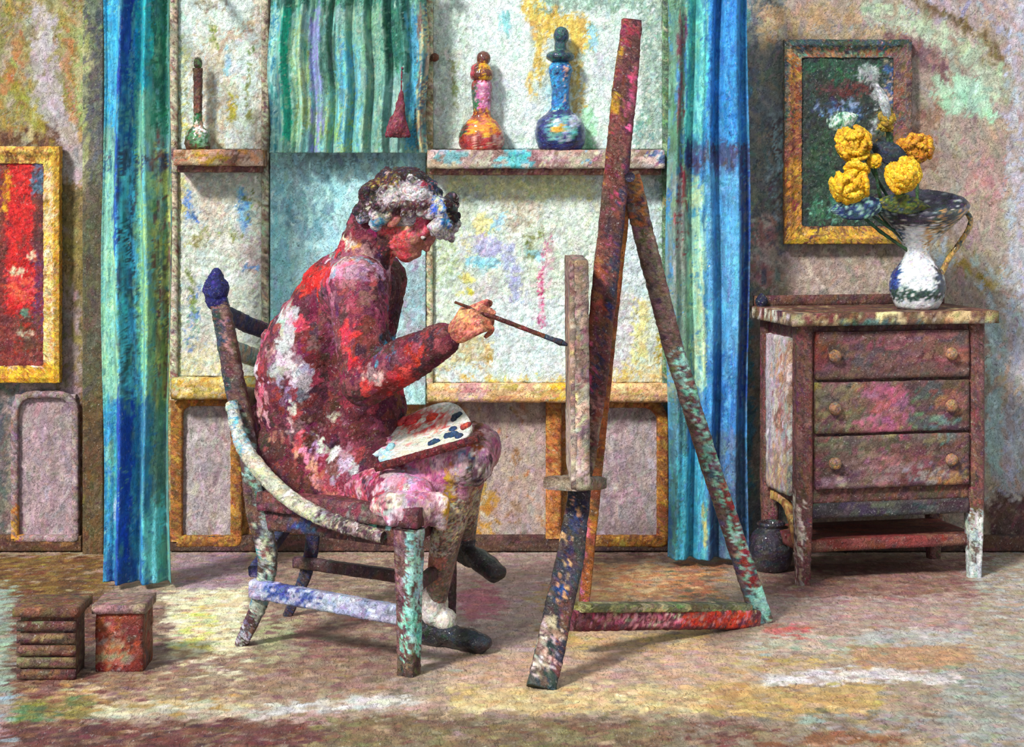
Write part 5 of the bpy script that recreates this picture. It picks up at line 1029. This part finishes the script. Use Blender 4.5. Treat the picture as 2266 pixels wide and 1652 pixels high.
# ------------------------------------------------------------------ brush and palette
br = empty('paintbrush', BR0, 'long dark brown paintbrush held out towards the canvas', 'paintbrush')
Ln = np.linalg.norm(BR1-BR0)
bar('handle', [BR0, BR0+bd*.1, BR0+bd*(Ln-.06)], .011, .011, '5a2420 6a2c24 4a1c1a', M_wood, br, 'round', taper=[.5, 1, 1.0], step=.004, size=.02, rel=.0005)
bar('ferrule', [BR0+bd*(Ln-.062), BR0+bd*(Ln-.032)], .013, .013, '3a3438 4a4448 2a3a58', M_leather, br, 'round', step=.004, rel=0)
bar('bristles', [BR0+bd*(Ln-.034), BR0+bd*(Ln-.018), BR1], .016, .014, '24242e 2a3a58 3a2c2c', M_cloth, br, 'round', taper=[.9, 1.1, .3], step=.003, rel=.001, size=.01)
# palette: rounded board with thumb hole, tilted on the lap
c00, c10, c11, c01 = P(822, 1046, 4.74), P(1066, 966, 4.66), P(1002, 876, 4.93), P(808, 966, 4.95)
c00[2] += .012
pa = empty('palette', (c00+c11)/2, 'off-white palette with paint daubs resting on the lap', 'palette')
def pp(u, v): return (c00*(1-u)*(1-v)+c10*u*(1-v)+c11*u*v+c01*(1-u)*v)
n_ = np.cross(c10-c00, c01-c00); n_ /= np.linalg.norm(n_); n_ = n_ if n_[2] > 0 else -n_
na, nr = 96, 26; vv = []
for side in (0, 1):
    for r in range(nr+1):
        for k in range(na):
            t = 2*PI*k/na; q = 3.2; cu = np.sign(math.cos(t))*abs(math.cos(t))**(2/q); cv_ = np.sign(math.sin(t))*abs(math.sin(t))**(2/q)
            R = r/nr; hx_, hy_ = -.62, -.12; hr_ = .10
            ix, iy = hx_+hr_*math.cos(t), hy_+hr_*1.4*math.sin(t)
            notch = 0.16*math.exp(-((t-PI*1.12)/.22)**2)
            ox, oy = cu*(1-notch), cv_*(1-notch)
            x, y = ix*(1-R)+ox*R, iy*(1-R)+oy*R
            vv.append(pp(.5+.5*x, .5+.5*y)+n_*(.005 if side else -.005))
vv = np.array(vv); N1 = (nr+1)*na; fs = []
i = np.arange(nr)[:, None]*na+np.arange(na)[None, :]; j = np.arange(nr)[:, None]*na+((np.arange(na)+1) % na)[None, :]
a = np.stack([i.ravel(), j.ravel(), j.ravel()+na, i.ravel()+na], 1)
k = np.arange(na); k2 = (k+1) % na
rimo = np.stack([nr*na+k, nr*na+k2, nr*na+k2+N1, nr*na+k+N1], 1); rimi = np.stack([k2, k, k+N1, k2+N1], 1)
fs = np.vstack([a, a[:, ::-1]+N1, rimo, rimi])
pal = ('e0e0d4 d8d8cc ecebe2 ccd0c4 d8d0b8', [('e', (920, 935, 70, 26), 'c83a38 d85048 b04a48 d88878', 14, .75), ('e', (870, 970, 50, 24), 'd8d8cc c8b8a8 d89088', 12, .6), ('e', (850, 1010, 26, 20), '9cc8d8 b4dce4', 6, .7), ('e', (1055, 955, 18, 18), '8a7a78 c8c0b8', 6, .7)])
bd_ = add('board', vv, fs[:, ::-1], pal, M_wall, pa, .022, (1, 1, 1), 7, .06, 0)
ed = [pp(u, -.012)+n_*-.001 for u in np.linspace(.03, .97, 12)]
bar('edge_band', ed, .010, .016, '5a1c20 6a2428 8a2c30 4a181c', M_wood, pa, up=n_, step=.005, size=.02, rel=.002)['label'] = 'dark red near edge'
def daub(u, v_, r, col, seed):
    b = Blob(); rg = np.random.default_rng(seed); c = pp(u, v_)+n_*.007
    e1 = (c10-c00)/np.linalg.norm(c10-c00); e2 = np.cross(n_, e1)
    for k in range(7): b.ell(c+(e1*rg.normal(0, .5)+e2*rg.normal(0, .5))*r, np.stack([e1*r*.7, e2*r*.5, n_*.006], 1))
    v, f = b.skin(.0035, 2); add('paint_daub', v, f, col, M_petal, pa, .012, seed=seed, rel=.002)
for q in ((.70, .70, .016, 'e04a28 d8402c c83020', 1), (.90, .52, .012, '1f2c3c 182434', 2), (.80, .18, .017, '24406a 1c3458 2f5080', 3), (.60, .12, .011, '1c3458 24406a', 4), (.52, .82, .020, 'c02830 d04040 b83838', 5), (.40, .88, .016, 'c84848 a82830', 6), (.22, .35, .014, '8cc4d8 a4d4e0', 7), (.94, .25, .010, 'b04038 7a2a28', 8)): daub(*q)
